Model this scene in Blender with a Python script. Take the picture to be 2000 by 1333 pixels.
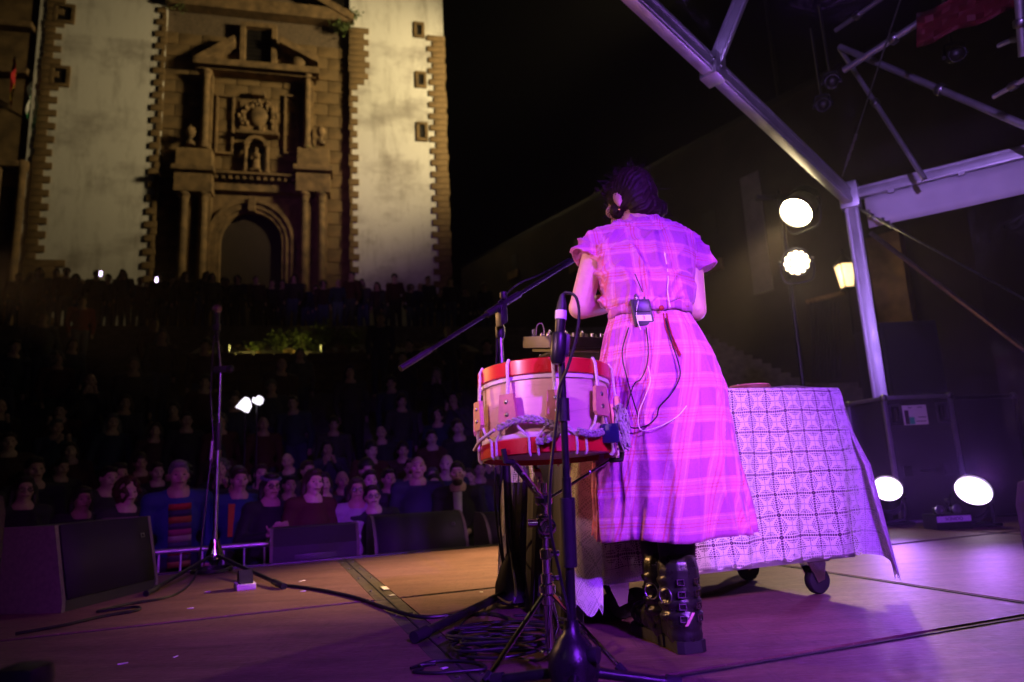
import bpy, bmesh, math, random
import numpy as np
from mathutils import Vector, Matrix, Euler
sc = bpy.context.scene
for o in list(bpy.data.objects): bpy.data.objects.remove(o)
C = sc.collection
R = math.radians
rnd = random.Random(7)
NP = np.random.RandomState(5)

# ------------------------------------------------------------------ camera
FPX, PITCH, ROLL, EYE = 1333.0, R(11.0), R(-2.85), 0.55
cd = bpy.data.cameras.new('camera'); cam = bpy.data.objects.new('camera', cd); C.objects.link(cam)
cd.sensor_width = 36; cd.lens = 36 * FPX / 2000; cd.clip_start = 0.05; cd.clip_end = 2000
CM = Matrix.Rotation(math.pi / 2 + PITCH, 3, 'X') @ Matrix.Rotation(ROLL, 3, 'Z')
cam.location = (0, 0, EYE); cam.rotation_euler = CM.to_euler()
cd.dof.use_dof = True; cd.dof.focus_distance = 2.35; cd.dof.aperture_fstop = 2.2
sc.camera = cam
# ------------------------------------------------------------------ world: night sky
w = bpy.data.worlds.new('World'); sc.world = w; w.use_nodes = True
nt = w.node_tree; bg = nt.nodes['Background']
sky = nt.nodes.new('ShaderNodeTexSky'); sky.sky_type = 'NISHITA'; sky.sun_disc = False
sky.sun_elevation = R(-7); sky.sun_rotation = R(200)
nt.links.new(sky.outputs[0], bg.inputs[0]); bg.inputs[1].default_value = 0.05
# ------------------------------------------------------------------ render settings
sc.view_settings.view_transform = 'Standard'; sc.view_settings.look = 'None'
sc.view_settings.exposure = 0.0; sc.view_settings.gamma = 1.0
sc.render.engine = 'CYCLES'
sc.cycles.use_denoising = True; sc.cycles.use_adaptive_sampling = True; sc.cycles.adaptive_threshold = .02
sc.cycles.max_bounces = 5; sc.cycles.diffuse_bounces = 2; sc.cycles.glossy_bounces = 3
sc.cycles.transparent_max_bounces = 16; sc.cycles.volume_bounces = 0
sc.cycles.sample_clamp_indirect = 4; sc.cycles.caustics_reflective = False; sc.cycles.caustics_refractive = False

# ------------------------------------------------------------------ pixel helpers
CAMP = Vector((0, 0, EYE))
def ray(u, v): return CM @ Vector(((u - 1000) / FPX, -(v - 666.5) / FPX, -1))
def at(u, v, y): d = ray(u, v); return CAMP + d * (y / d.y)            # point at forward distance y
def atz(u, v, z=0.0): d = ray(u, v); return CAMP + d * ((z - EYE) / d.z)   # point on a level plane
SA = R(20)
E1 = Vector((math.cos(SA), math.sin(SA), 0)); E2 = Vector((-math.sin(SA), math.cos(SA), 0)); EZ = Vector((0, 0, 1))
def st(m, n, z=0.0): return E1 * m + E2 * n + EZ * z                    # stage coordinates

# ------------------------------------------------------------------ mesh builder
def wloc(o):
    p = Vector((0, 0, 0))
    while o is not None:
        p += o.location; o = o.parent
    return p
class MB:
    def __init__(s): s.v = []; s.f = []; s.uv = None
    def add(s, vs, fs):
        b = len(s.v); s.v += [Vector(x) for x in vs]; s.f += [tuple(i + b for i in f) for f in fs]; return s
    def box(s, c, size, X=(1, 0, 0), Y=(0, 1, 0), Z=(0, 0, 1), bev=0.0):
        c = Vector(c); X, Y, Z = Vector(X).normalized(), Vector(Y).normalized(), Vector(Z).normalized()
        hx, hy, hz = [q / 2 for q in size]
        if bev <= 0:
            vs = [c + X * hx * i + Y * hy * j + Z * hz * k for i in (-1, 1) for j in (-1, 1) for k in (-1, 1)]
            return s.add(vs, [(0, 1, 3, 2), (4, 6, 7, 5), (0, 4, 5, 1), (2, 3, 7, 6), (0, 2, 6, 4), (1, 5, 7, 3)])
        b = min(bev, hx * .9, hy * .9, hz * .9)
        bm = bmesh.new(); bmesh.ops.create_cube(bm, size=1)
        for q in bm.verts: q.co = Vector((q.co.x * hx * 2, q.co.y * hy * 2, q.co.z * hz * 2))
        bmesh.ops.bevel(bm, geom=list(bm.edges), offset=b, segments=2, affect='EDGES', profile=.6)
        bm.verts.index_update()
        vs = [c + X * q.co.x + Y * q.co.y + Z * q.co.z for q in bm.verts]
        fs = [tuple(q.index for q in f.verts) for f in bm.faces]; bm.free()
        return s.add(vs, fs)
    def tube(s, pts, r, n=10, cap=True, closed=False):
        pts = [Vector(p) for p in pts]; k = len(pts)
        rs = [r] * k if not hasattr(r, '__len__') else list(r)
        vs = []; fs = []; up = None
        for i, p in enumerate(pts):
            if closed: t = pts[(i + 1) % k] - pts[i - 1]
            else: t = pts[min(i + 1, k - 1)] - pts[max(i - 1, 0)]
            if t.length < 1e-9: t = Vector((0, 0, 1))
            t.normalize()
            if up is None:
                up = Vector((0, 0, 1)) if abs(t.z) < .9 else Vector((1, 0, 0))
            a = t.cross(up); a.normalize(); b = a.cross(t); up = b
            for j in range(n):
                q = 2 * math.pi * j / n
                vs.append(p + (a * math.cos(q) + b * math.sin(q)) * rs[i])
        m = k if closed else k - 1
        for i in range(m):
            for j in range(n):
                i2 = (i + 1) % k
                fs.append((i * n + j, i * n + (j + 1) % n, i2 * n + (j + 1) % n, i2 * n + j))
        if cap and not closed:
            fs.append(tuple(range(n - 1, -1, -1))); fs.append(tuple(range((k - 1) * n, k * n)))
        return s.add(vs, fs)
    def lathe(s, prof, o=(0, 0, 0), axis=(0, 0, 1), n=32, capa=True, capb=True, arc=None):
        o = Vector(o); ax = Vector(axis).normalized()
        a = ax.orthogonal().normalized(); b = ax.cross(a); vs = []; fs = []
        for (r, h) in prof:
            for j in range(n):
                q = 2 * math.pi * j / n
                vs.append(o + ax * h + (a * math.cos(q) + b * math.sin(q)) * r)
        for i in range(len(prof) - 1):
            for j in range(n): fs.append((i * n + j, i * n + (j + 1) % n, (i + 1) * n + (j + 1) % n, (i + 1) * n + j))
        if capa: fs.append(tuple(range(n - 1, -1, -1)))
        if capb: fs.append(tuple(range((len(prof) - 1) * n, len(prof) * n)))
        return s.add(vs, fs)
    def ell(s, c, rad, n=16, m=10, rot=None):
        c = Vector(c); vs = []; fs = []
        M = rot if rot is not None else Matrix.Identity(3)
        for i in range(m + 1):
            t = math.pi * i / m
            for j in range(n):
                q = 2 * math.pi * j / n
                vs.append(c + M @ Vector((rad[0] * math.sin(t) * math.cos(q), rad[1] * math.sin(t) * math.sin(q), rad[2] * math.cos(t))))
        for i in range(m):
            for j in range(n): fs.append((i * n + j, (i + 1) * n + j, (i + 1) * n + (j + 1) % n, i * n + (j + 1) % n))
        return s.add(vs, fs)
    def cap(s, a, b, ra, rb, n=12):                                      # tapered capsule
        a = Vector(a); b = Vector(b); d = (b - a); L = d.length; d.normalize()
        prof = []
        for i in range(5): t = math.pi / 2 * i / 4; prof.append((max(ra * math.sin(t), 1e-4), -ra * math.cos(t)))
        for i in range(5): t = math.pi / 2 * i / 4; prof.append((max(rb * math.cos(t), 1e-4), L + rb * math.sin(t)))
        return s.lathe(prof, a, d, n)
    def prism(s, poly, X, Y, N, o, th):                                  # polygon in plane (X,Y) extruded along N
        o = Vector(o); X, Y, N = Vector(X), Vector(Y), Vector(N); k = len(poly)
        vs = [o + X * p[0] + Y * p[1] for p in poly] + [o + X * p[0] + Y * p[1] + N * th for p in poly]
        fs = [tuple(range(k - 1, -1, -1)), tuple(range(k, 2 * k))] + [(i, (i + 1) % k, k + (i + 1) % k, k + i) for i in range(k)]
        return s.add(vs, fs)
    def grid(s, P, wrapu=False, uv=None):                                # P[i][j]
        ni, nj = len(P), len(P[0]); vs = [q for r_ in P for q in r_]; fs = []
        for i in range(ni - 1):
            for j in range(nj if wrapu else nj - 1):
                fs.append((i * nj + j, i * nj + (j + 1) % nj, (i + 1) * nj + (j + 1) % nj, (i + 1) * nj + j))
        return s.add(vs, fs)
    def mesh(s, name, off=Vector((0, 0, 0)), smooth=True, ang=40):
        me = bpy.data.meshes.new(name)
        me.from_pydata([tuple(q - off) for q in s.v], [], s.f); me.update()
        bm = bmesh.new(); bm.from_mesh(me); bmesh.ops.recalc_face_normals(bm, faces=bm.faces); bm.to_mesh(me); bm.free()
        if smooth:
            me.polygons.foreach_set('use_smooth', [True] * len(me.polygons))
            try: me.set_sharp_from_angle(angle=R(ang))
            except Exception: pass
        return me
    def build(s, name, mat, parent=None, smooth=True, ang=40, loc=None):
        off = wloc(parent) if parent is not None else Vector((0, 0, 0))
        base = Vector(loc) if loc is not None else Vector((0, 0, 0))
        me = s.mesh(name, off if parent is not None else base, smooth, ang)
        return link(name, me, mat, parent, base if parent is None else None)
def link(name, me, mat, parent=None, loc=None):
    o = bpy.data.objects.new(name, me); C.objects.link(o)
    if mat is not None and not me.materials: me.materials.append(mat)
    if parent is not None: o.parent = parent
    if loc is not None: o.location = loc
    return o
def tag(o, label=None, cat=None, group=None, kind=None):
    if label: o['label'] = label
    if cat: o['category'] = cat
    if group: o['group'] = group
    if kind: o['kind'] = kind
    return o
def thing(name, loc, label, cat, group=None):
    o = bpy.data.objects.new(name, None); C.objects.link(o); o.location = Vector(loc); o.empty_display_size = .1
    return tag(o, label, cat, group)
def copy_tree(o, parent=None):
    c = o.copy(); C.objects.link(c); c.parent = parent
    for ch in list(o.children): copy_tree(ch, c)
    return c
def spline(pts, k=8, closed=False):
    pts = [Vector(p) for p in pts]; n = len(pts); out = []
    for i in range(n if closed else n - 1):
        g = (lambda q: pts[q % n]) if closed else (lambda q: pts[min(max(q, 0), n - 1)])
        p0, p1, p2, p3 = g(i - 1), g(i), g(i + 1), g(i + 2)
        for j in range(k):
            t = j / k
            out.append(.5 * ((2 * p1) + (p2 - p0) * t + (2 * p0 - 5 * p1 + 4 * p2 - p3) * t * t + (3 * p1 - p0 - 3 * p2 + p3) * t ** 3))
    if not closed: out.append(pts[-1])
    return out
def remesh(mb, name, vox, smooth=6, dec=None, fac=.5):                   # overlapping solids -> one continuous skin
    me = mb.mesh(name + '_raw', smooth=False)
    o = bpy.data.objects.new('tmp', me); C.objects.link(o)
    m = o.modifiers.new('r', 'REMESH'); m.mode = 'VOXEL'; m.voxel_size = vox; m.use_smooth_shade = True
    if smooth: q = o.modifiers.new('s', 'SMOOTH'); q.iterations = smooth; q.factor = fac
    if dec: q = o.modifiers.new('d', 'DECIMATE'); q.ratio = dec
    dg = bpy.context.evaluated_depsgraph_get(); dg.update()
    out = bpy.data.meshes.new_from_object(o.evaluated_get(dg)); out.name = name
    bpy.data.objects.remove(o); bpy.data.meshes.remove(me)
    out.materials.clear(); out.polygons.foreach_set('use_smooth', [True] * len(out.polygons)); out.update()
    return out
def shift_mesh(me, off):
    a = np.empty(len(me.vertices) * 3, np.float32); me.vertices.foreach_get('co', a)
    a = a.reshape(-1, 3) - np.array(off, np.float32); me.vertices.foreach_set('co', a.ravel()); me.update()

# ------------------------------------------------------------------ materials
class X:                                                                 # tiny expression wrapper over Math nodes
    def __init__(s, nt, sock): s.nt = nt; s.s = sock
    def _m(s, op, b=None, c=None, clamp=False):
        n = s.nt.nodes.new('ShaderNodeMath'); n.operation = op; n.use_clamp = clamp
        s.nt.links.new(s.s, n.inputs[0])
        for i, q in ((1, b), (2, c)):
            if q is None: continue
            if isinstance(q, X): s.nt.links.new(q.s, n.inputs[i])
            else: n.inputs[i].default_value = q
        return X(s.nt, n.outputs[0])
    def __add__(s, o): return s._m('ADD', o)
    def __sub__(s, o): return s._m('SUBTRACT', o)
    def __mul__(s, o): return s._m('MULTIPLY', o)
    def __truediv__(s, o): return s._m('DIVIDE', o)
    def fract(s): return s._m('FRACT')
    def abs(s): return s._m('ABSOLUTE')
    def sin(s): return s._m('SINE')
    def sqrt(s): return s._m('SQRT')
    def floor(s): return s._m('FLOOR')
    def lt(s, o): return s._m('LESS_THAN', o)
    def gt(s, o): return s._m('GREATER_THAN', o)
    def mx(s, o): return s._m('MAXIMUM', o)
    def mn(s, o): return s._m('MINIMUM', o)
    def cl(s): return s._m('ADD', 0.0, clamp=True)
def nodemat(name):
    m = bpy.data.materials.new(name); m.use_nodes = True; nt = m.node_tree
    return m, nt, nt.nodes['Principled BSDF'], nt.nodes['Material Output']
def noise(nt, scale, detail=4, rough=.55, vec=None, coord='Object', stretch=None):
    tc = nt.nodes.new('ShaderNodeTexCoord'); n = nt.nodes.new('ShaderNodeTexNoise')
    n.inputs['Scale'].default_value = scale; n.inputs['Detail'].default_value = detail; n.inputs['Roughness'].default_value = rough
    src = tc.outputs[coord]
    if stretch:
        mp = nt.nodes.new('ShaderNodeMapping'); mp.inputs['Scale'].default_value = stretch
        nt.links.new(src, mp.inputs[0]); src = mp.outputs[0]
    nt.links.new(src, n.inputs['Vector']); return n
def ramp(nt, sock, stops):
    r = nt.nodes.new('ShaderNodeValToRGB'); e = r.color_ramp.elements
    while len(e) > len(stops): e.remove(e[-1])
    while len(e) < len(stops): e.new(1)
    for q, (p, c) in zip(e, stops): q.position = p; q.color = (*c, 1)
    nt.links.new(sock, r.inputs[0]); return r.outputs[0]
def mixc(nt, fac, a, b, mode='MIX'):
    n = nt.nodes.new('ShaderNodeMix'); n.data_type = 'RGBA'; n.blend_type = mode
    for i, q in ((0, fac), (6, a), (7, b)):
        if isinstance(q, X): nt.links.new(q.s, n.inputs[i])
        elif hasattr(q, 'links'): nt.links.new(q, n.inputs[i])
        elif i == 0: n.inputs[i].default_value = q
        else: n.inputs[i].default_value = (*q, 1)
    return n.outputs[2]
def bump(nt, b, h, strength=.3, dist=.01):
    n = nt.nodes.new('ShaderNodeBump'); n.inputs['Strength'].default_value = strength; n.inputs['Distance'].default_value = dist
    nt.links.new(h, n.inputs['Height']); nt.links.new(n.outputs[0], b.inputs['Normal']); return n
def mat(name, col, rough=.6, metal=0.0, var=.25, scale=14, bmp=0.0, stretch=None, coat=0, objcol=False, sheen=0):
    m, nt, b, out = nodemat(name)
    n = noise(nt, scale, 5, stretch=stretch)
    lo = tuple(c * (1 - var) for c in col); hi = tuple(min(1, c * (1 + var)) for c in col)
    c = ramp(nt, n.outputs[0], [(.3, lo), (.7, hi)])
    if objcol:
        oi = nt.nodes.new('ShaderNodeObjectInfo'); c = mixc(nt, 1.0, c, oi.outputs['Color'], 'MULTIPLY')
    nt.links.new(c, b.inputs['Base Color'])
    b.inputs['Roughness'].default_value = rough; b.inputs['Metallic'].default_value = metal
    if rough > .05:
        rr = ramp(nt, n.outputs[0], [(.25, (max(0, rough - .08),) * 3), (.75, (min(1, rough + .08),) * 3)])
        nt.links.new(rr, b.inputs['Roughness'])
    if coat: b.inputs['Coat Weight'].default_value = coat; b.inputs['Coat Roughness'].default_value = .12
    if sheen: b.inputs['Sheen Weight'].default_value = sheen
    if bmp: n2 = noise(nt, scale * 4, 6, stretch=stretch); bump(nt, b, n2.outputs[0], bmp, .004)
    return m
def emit(name, col, s, rim=None):
    m, nt, b, out = nodemat(name)
    b.inputs['Base Color'].default_value = (*col, 1); b.inputs['Roughness'].default_value = .3
    b.inputs['Emission Color'].default_value = (*col, 1); b.inputs['Emission Strength'].default_value = s
    n = noise(nt, 9, 3); r = ramp(nt, n.outputs[0], [(.3, tuple(c * .8 for c in col)), (.6, col)])
    nt.links.new(r, b.inputs['Emission Color'])
    return m
M = {}
M['black_metal'] = mat('black_metal', (.018, .018, .02), .38, .3, .3, 30, .05)
M['black_plastic'] = mat('black_plastic', (.02, .02, .022), .5, 0, .3, 40, .08)
M['rubber'] = mat('rubber', (.012, .012, .013), .7, 0, .3, 40)
M['cable'] = mat('cable_rubber', (.012, .012, .013), .45, 0, .3, 40)
M['chrome'] = mat('chrome', (.7, .7, .72), .12, 1, .06, 20)
M['steel'] = mat('steel', (.35, .35, .36), .35, 1, .2, 25)
M['alu'] = mat('aluminium', (.62, .62, .64), .42, .85, .12, 8, .05)
M['alu_dirty'] = mat('worn_aluminium', (.1, .085, .065), .6, .4, .6, 22, .2)
M['white_tape'] = mat('white_tape', (.8, .79, .76), .7, 0, .06, 30)
M['cone_black'] = mat('black_paint', (.016, .016, .017), .55, 0, .35, 60, .35)
M['grille'] = mat('steel_grille', (.018, .018, .02), .7, .1, .3, 220, .5)
M['white_sheet'] = mat('white_valance', (.75, .74, .76), .55, 0, .08, 4, .03)
M['leather'] = mat('leather_tan', (.62, .3, .2), .6, 0, .15, 40, .15)
M['rope'] = mat('rope', (.72, .66, .6), .85, 0, .2, 160, .5)
M['rope_grey'] = mat('rope_grey', (.4, .36, .36), .9, 0, .35, 120, .5)
M['drum_red'] = mat('drum_red', (.62, .015, .02), .32, 0, .12, 10, .02, coat=.5)
M['drum_shell'] = mat('drum_shell', (.78, .55, .42), .3, 0, .1, 6, .01, stretch=(1, 1, 8), coat=.6)
M['skin_head'] = mat('drum_skin', (.82, .78, .72), .6, 0, .06, 14)
M['skin'] = mat('skin', (.62, .40, .31), .5, 0, .08, 30, .03)
M['hair'] = mat('dark_hair', (.022, .012, .009), .55, 0, .5, 60, .4, stretch=(1, 1, .15))
M['hair'].node_tree.nodes['Principled BSDF'].inputs['Specular IOR Level'].default_value = .22
M['tights'] = mat('tights', (.018, .016, .024), .7, 0, .2, 60, .1, sheen=.3)
M['boot'] = mat('boot_leather', (.014, .013, .014), .3, 0, .4, 30, .25)
M['sole'] = mat('boot_sole', (.012, .012, .012), .6, 0, .3, 30, .2)
M['reflector'] = mat('pink_tab', (.8, .35, .45), .5, 0, .1, 30)
M['case_black'] = mat('case_laminate', (.02, .019, .022), .45, 0, .25, 90, .15)
M['wood'] = mat('brown_wood', (.22, .1, .05), .5, 0, .3, 12, .1, stretch=(1, 8, 1))
M['black_cloth'] = mat('black_cloth', (.03, .03, .027), .9, 0, .3, 40, .3, sheen=.2)
M['paper'] = mat('white_paper', (.75, .74, .72), .8, 0, .05, 20)
M['ink'] = mat('ink', (.03, .02, .03), .8, 0, .2, 20)
M['ink_red'] = mat('red_ink', (.6, .03, .06), .8, 0, .2, 20)
M['green_tape'] = mat('green_tape', (.05, .55, .28), .6, 0, .1, 20)
M['gold'] = mat('brass_ring', (.7, .45, .15), .35, 1, .1, 20)
M['lead_white'] = mat('white_wire', (.8, .78, .8), .5, 0, .05, 20)
M['red_cord'] = mat('red_cord', (.32, .012, .03), .7, 0, .2, 40)
# crowd materials take each person's own colour
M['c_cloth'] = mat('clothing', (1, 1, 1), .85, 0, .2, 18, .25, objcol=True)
M['c_skin'] = mat('face_skin', (1, 1, 1), .55, 0, .1, 25, objcol=True)
M['c_hair'] = mat('crowd_hair', (1, 1, 1), .55, 0, .4, 50, .4, objcol=True)
# masonry
M['ashlar'] = mat('ashlar_stone', (.165, .105, .045), .85, 0, .5, 1.6, .5)
M['ashlar_b'] = mat('ashlar_stone_pale', (.20, .128, .058), .85, 0, .45, 2.2, .5)
M['mortar'] = mat('mortar', (.14, .10, .065), .95, 0, .3, 9, .3)
M['carved'] = mat('carved_stone', (.19, .12, .056), .85, 0, .5, 3, .6)
M['door_wood'] = mat('church_door', (.03, .018, .012), .7, 0, .4, 5, .3, stretch=(6, 6, .6))
M['dark_void'] = mat('window_dark', (.012, .010, .009), .4, 0, .3, 4)
M['granite'] = mat('granite_steps', (.16, .14, .125), .85, 0, .35, 5, .4)
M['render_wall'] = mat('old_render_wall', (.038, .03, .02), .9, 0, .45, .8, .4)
M['iron'] = mat('iron', (.02, .02, .02), .5, .6, .3, 30, .2)
M['leaf'] = mat('leaf_green', (.07, .10, .02), .55, 0, .45, 6)
M['stem'] = mat('stem_brown', (.06, .045, .02), .8, 0, .3, 20)
def m_plaster():
    m, nt, b, out = nodemat('white_plaster')
    n1 = noise(nt, .35, 6, .62, stretch=(1, 1, 1.6)); n2 = noise(nt, 2.2, 7, .7, stretch=(1, 1, .22)); n3 = noise(nt, 14, 4)
    c1 = ramp(nt, n1.outputs[0], [(.36, (.42, .39, .37)), (.52, (.72, .70, .67))])
    c2 = ramp(nt, n2.outputs[0], [(.30, (.62, .6, .58)), (.5, (1, 1, 1))])
    c = mixc(nt, .8, c1, c2, 'MULTIPLY'); nt.links.new(c, b.inputs['Base Color'])
    b.inputs['Roughness'].default_value = .9; bump(nt, b, n3.outputs[0], .25, .02); return m
M['plaster'] = m_plaster()
def m_ply():
    m, nt, b, out = nodemat('film_faced_plywood')
    n1 = noise(nt, 2.2, 6, .6, stretch=(1, 5, 1)); n2 = noise(nt, 26, 5, .7, stretch=(1, 4, 1)); n3 = noise(nt, .9, 3)
    oi = nt.nodes.new('ShaderNodeObjectInfo')
    c = ramp(nt, n1.outputs[0], [(.25, (.125, .06, .05)), (.55, (.20, .10, .08)), (.8, (.27, .142, .115))])
    c2 = ramp(nt, n2.outputs[0], [(.28, (.45, .42, .4)), (.42, (1, 1, 1))])
    c3 = ramp(nt, n3.outputs[0], [(.3, (.7, .7, .7)), (.65, (1.0, 1.0, 1.0))])
    c = mixc(nt, .55, c, c2, 'MULTIPLY'); c = mixc(nt, 1, c, c3, 'MULTIPLY')
    n4 = noise(nt, 7, 3, .5, stretch=(1, 22, 1)); n5 = noise(nt, 5, 3, .5, stretch=(26, 1, 1)); n6 = noise(nt, 45, 4, .7)
    for q_, cc_, f_ in ((n4, (.5, .36, .26), .35), (n5, (.06, .035, .025), .5), (n6, (.05, .03, .022), .5)):
        rr_ = ramp(nt, q_.outputs[0], [(.61, (0, 0, 0)), (.68, (1, 1, 1))]); xx = X(nt, rr_) * f_; c = mixc(nt, xx, c, cc_)
    nt.links.new(c, b.inputs['Base Color'])
    rr = ramp(nt, n2.outputs[0], [(.3, (.72,) * 3), (.7, (.46,) * 3)]); nt.links.new(rr, b.inputs['Roughness'])
    bump(nt, b, n2.outputs[0], .12, .003); return m
M['ply'] = m_ply()
def uvsock(nt):
    tc = nt.nodes.new('ShaderNodeTexCoord'); sp = nt.nodes.new('ShaderNodeSeparateXYZ'); nt.links.new(tc.outputs['UV'], sp.inputs[0])
    return X(nt, sp.outputs[0]), X(nt, sp.outputs[1])
def m_plaid():
    m, nt, b, out = nodemat('plaid_cotton')
    u, v = uvsock(nt); P = .108
    nz = noise(nt, 30, 4, coord='UV'); wob = (X(nt, nz.outputs[0]) - .5) * .003
    u = u + wob; v = v + wob
    def band(q, ph):
        f = (q / P + ph).fract() - .5; a = f.abs()
        light = a.lt(.24); soft = (a - .17).abs().lt(.018)
        l1 = (a - .045).abs().lt(.02); l2 = (a - .235).abs().lt(.009)
        return light, l1, l2, soft
    lu, ru, ru2, su = band(u, .13); lv, rv, rv2, sv = band(v, .0)
    base = (.46, .085, .43)
    c = mixc(nt, lu * .40, base, (.80, .25, .68)); c = mixc(nt, lv * .42, c, (.82, .26, .66))
    c = mixc(nt, (su + sv) * .25, c, (.9, .42, .70))
    c = mixc(nt, (ru * .6).mx(ru2 * .45), c, (.62, .06, .14)); c = mixc(nt, (rv * .5).mx(rv2 * .4), c, (.62, .06, .12))
    weave = noise(nt, 700, 2, coord='UV', stretch=(1, .12, 1)); weave2 = noise(nt, 700, 2, coord='UV', stretch=(.12, 1, 1))
    ww = mixc(nt, .5, weave.outputs[0], weave2.outputs[0]); wr = ramp(nt, ww, [(.35, (.72, .72, .72)), (.65, (1, 1, 1))])
    c = mixc(nt, .7, c, wr, 'MULTIPLY'); nt.links.new(c, b.inputs['Base Color'])
    b.inputs['Roughness'].default_value = .85; b.inputs['Sheen Weight'].default_value = .15
    nb = noise(nt, 22, 5, .6, coord='UV', stretch=(1, .5, 1)); bump(nt, b, nb.outputs[0], .75, .014); return m
M['plaid'] = m_plaid()
def m_lace(hs=1.0):
    m, nt, b, out = nodemat('crochet_lace')
    u, v = uvsock(nt); c = .082
    wz = noise(nt, 5, 3, coord='UV'); wob = (X(nt, wz.outputs[0]) - .5) * .022
    pu = ((u + wob) / c).fract(); pv = ((v + wob) / c).fract()
    du = (pu - .5).abs() * -1 + .5; dv = (pv - .5).abs() * -1 + .5      # distance to the nearest cell edge
    N = 9.0
    au = ((pu * N).fract() - .5).abs(); av = ((pv * N).fract() - .5).abs()
    gridh = ((du.lt(.05)) * (av.lt(.36))).mx(dv.lt(.05) * au.lt(.36))
    lensu = du.lt((pv * math.pi).sin() * .30 - .03); lensv = dv.lt((pu * math.pi).sin() * .30 - .03)
    lens = lensu.mx(lensv) * du.gt(.075) * dv.gt(.075)
    row = (pv * 11.0).floor(); hx = ((pu * 11.0 + row * .5).fract() - .5); hy = ((pv * 11.0).fract() - .5)
    d = (hx * hx + hy * hy).sqrt()
    net = lens * d.lt(.345)
    cu = (pu - .5).abs(); cv = (pv - .5).abs()
    cross = (cu.lt(.018) * ((pv * 15.0).fract() - .5).abs().lt(.28)).mx(cv.lt(.018) * ((pu * 15.0).fract() - .5).abs().lt(.28))
    hole = (gridh.mx(net).mx(cross * .9) * hs).cl()
    n = noise(nt, 260, 3, coord='UV'); cr = ramp(nt, n.outputs[0], [(.3, (.74, .72, .70)), (.6, (.90, .88, .86))])
    nt.links.new(cr, b.inputs['Base Color']); b.inputs['Roughness'].default_value = .9
    bump(nt, b, n.outputs[0], .6, .003)
    tr = nt.nodes.new('ShaderNodeBsdfTransparent'); tl = nt.nodes.new('ShaderNodeBsdfTranslucent'); tl.inputs[0].default_value = (.8, .78, .75, 1)
    mx0 = nt.nodes.new('ShaderNodeMixShader'); mx0.inputs[0].default_value = .18
    nt.links.new(b.outputs[0], mx0.inputs[1]); nt.links.new(tl.outputs[0], mx0.inputs[2])
    mx = nt.nodes.new('ShaderNodeMixShader'); nt.links.new(hole.s, mx.inputs[0]); nt.links.new(mx0.outputs[0], mx.inputs[1]); nt.links.new(tr.outputs[0], mx.inputs[2])
    nt.links.new(mx.outputs[0], out.inputs[0]); return m
M['lace'] = m_lace(); M['lace_double'] = m_lace(.4)
def m_clear(gl=.03):
    m, nt, b, out = nodemat('clear_plastic_sheet')
    tr = nt.nodes.new('ShaderNodeBsdfTransparent'); tr.inputs[0].default_value = (.86, .86, .88, 1)
    n = noise(nt, 3, 5, .6); g = nt.nodes.new('ShaderNodeBsdfGlossy'); g.inputs['Roughness'].default_value = .16
    bp = nt.nodes.new('ShaderNodeBump'); bp.inputs['Strength'].default_value = .22; bp.inputs['Distance'].default_value = .05
    nt.links.new(n.outputs[0], bp.inputs['Height']); nt.links.new(bp.outputs[0], g.inputs['Normal'])
    mx = nt.nodes.new('ShaderNodeMixShader'); mx.inputs[0].default_value = gl
    nt.links.new(tr.outputs[0], mx.inputs[1]); nt.links.new(g.outputs[0], mx.inputs[2]); nt.links.new(mx.outputs[0], out.inputs[0]); return m
M['clear'] = m_clear()
M['roof_clear'] = m_clear(.018)
M['lamp_yellow'] = emit('lamp_glass_warm', (1.0, .80, .42), 90)
M['lamp_led'] = emit('led_lens_warm', (1.0, .78, .40), 14)
M['lamp_violet'] = emit('lamp_glass_violet', (.86, .62, 1.0), 9)
M['lantern_glass'] = emit('lantern_glass', (1.0, .72, .36), 1.7)
M['unknown_glow'] = emit('unknown_glow', (.92, .85, 1.0), 2.2)  # glow of the unidentified white lights in the crowd
M['phone_light'] = emit('phone_torch', (.8, .62, 1.0), 6)
M['lamp_small'] = emit('ground_flood_glass', (1.0, .85, .2), 8)
M['led_cyan'] = emit('mixer_display', (.35, 1.0, .8), 1.6)

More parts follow.
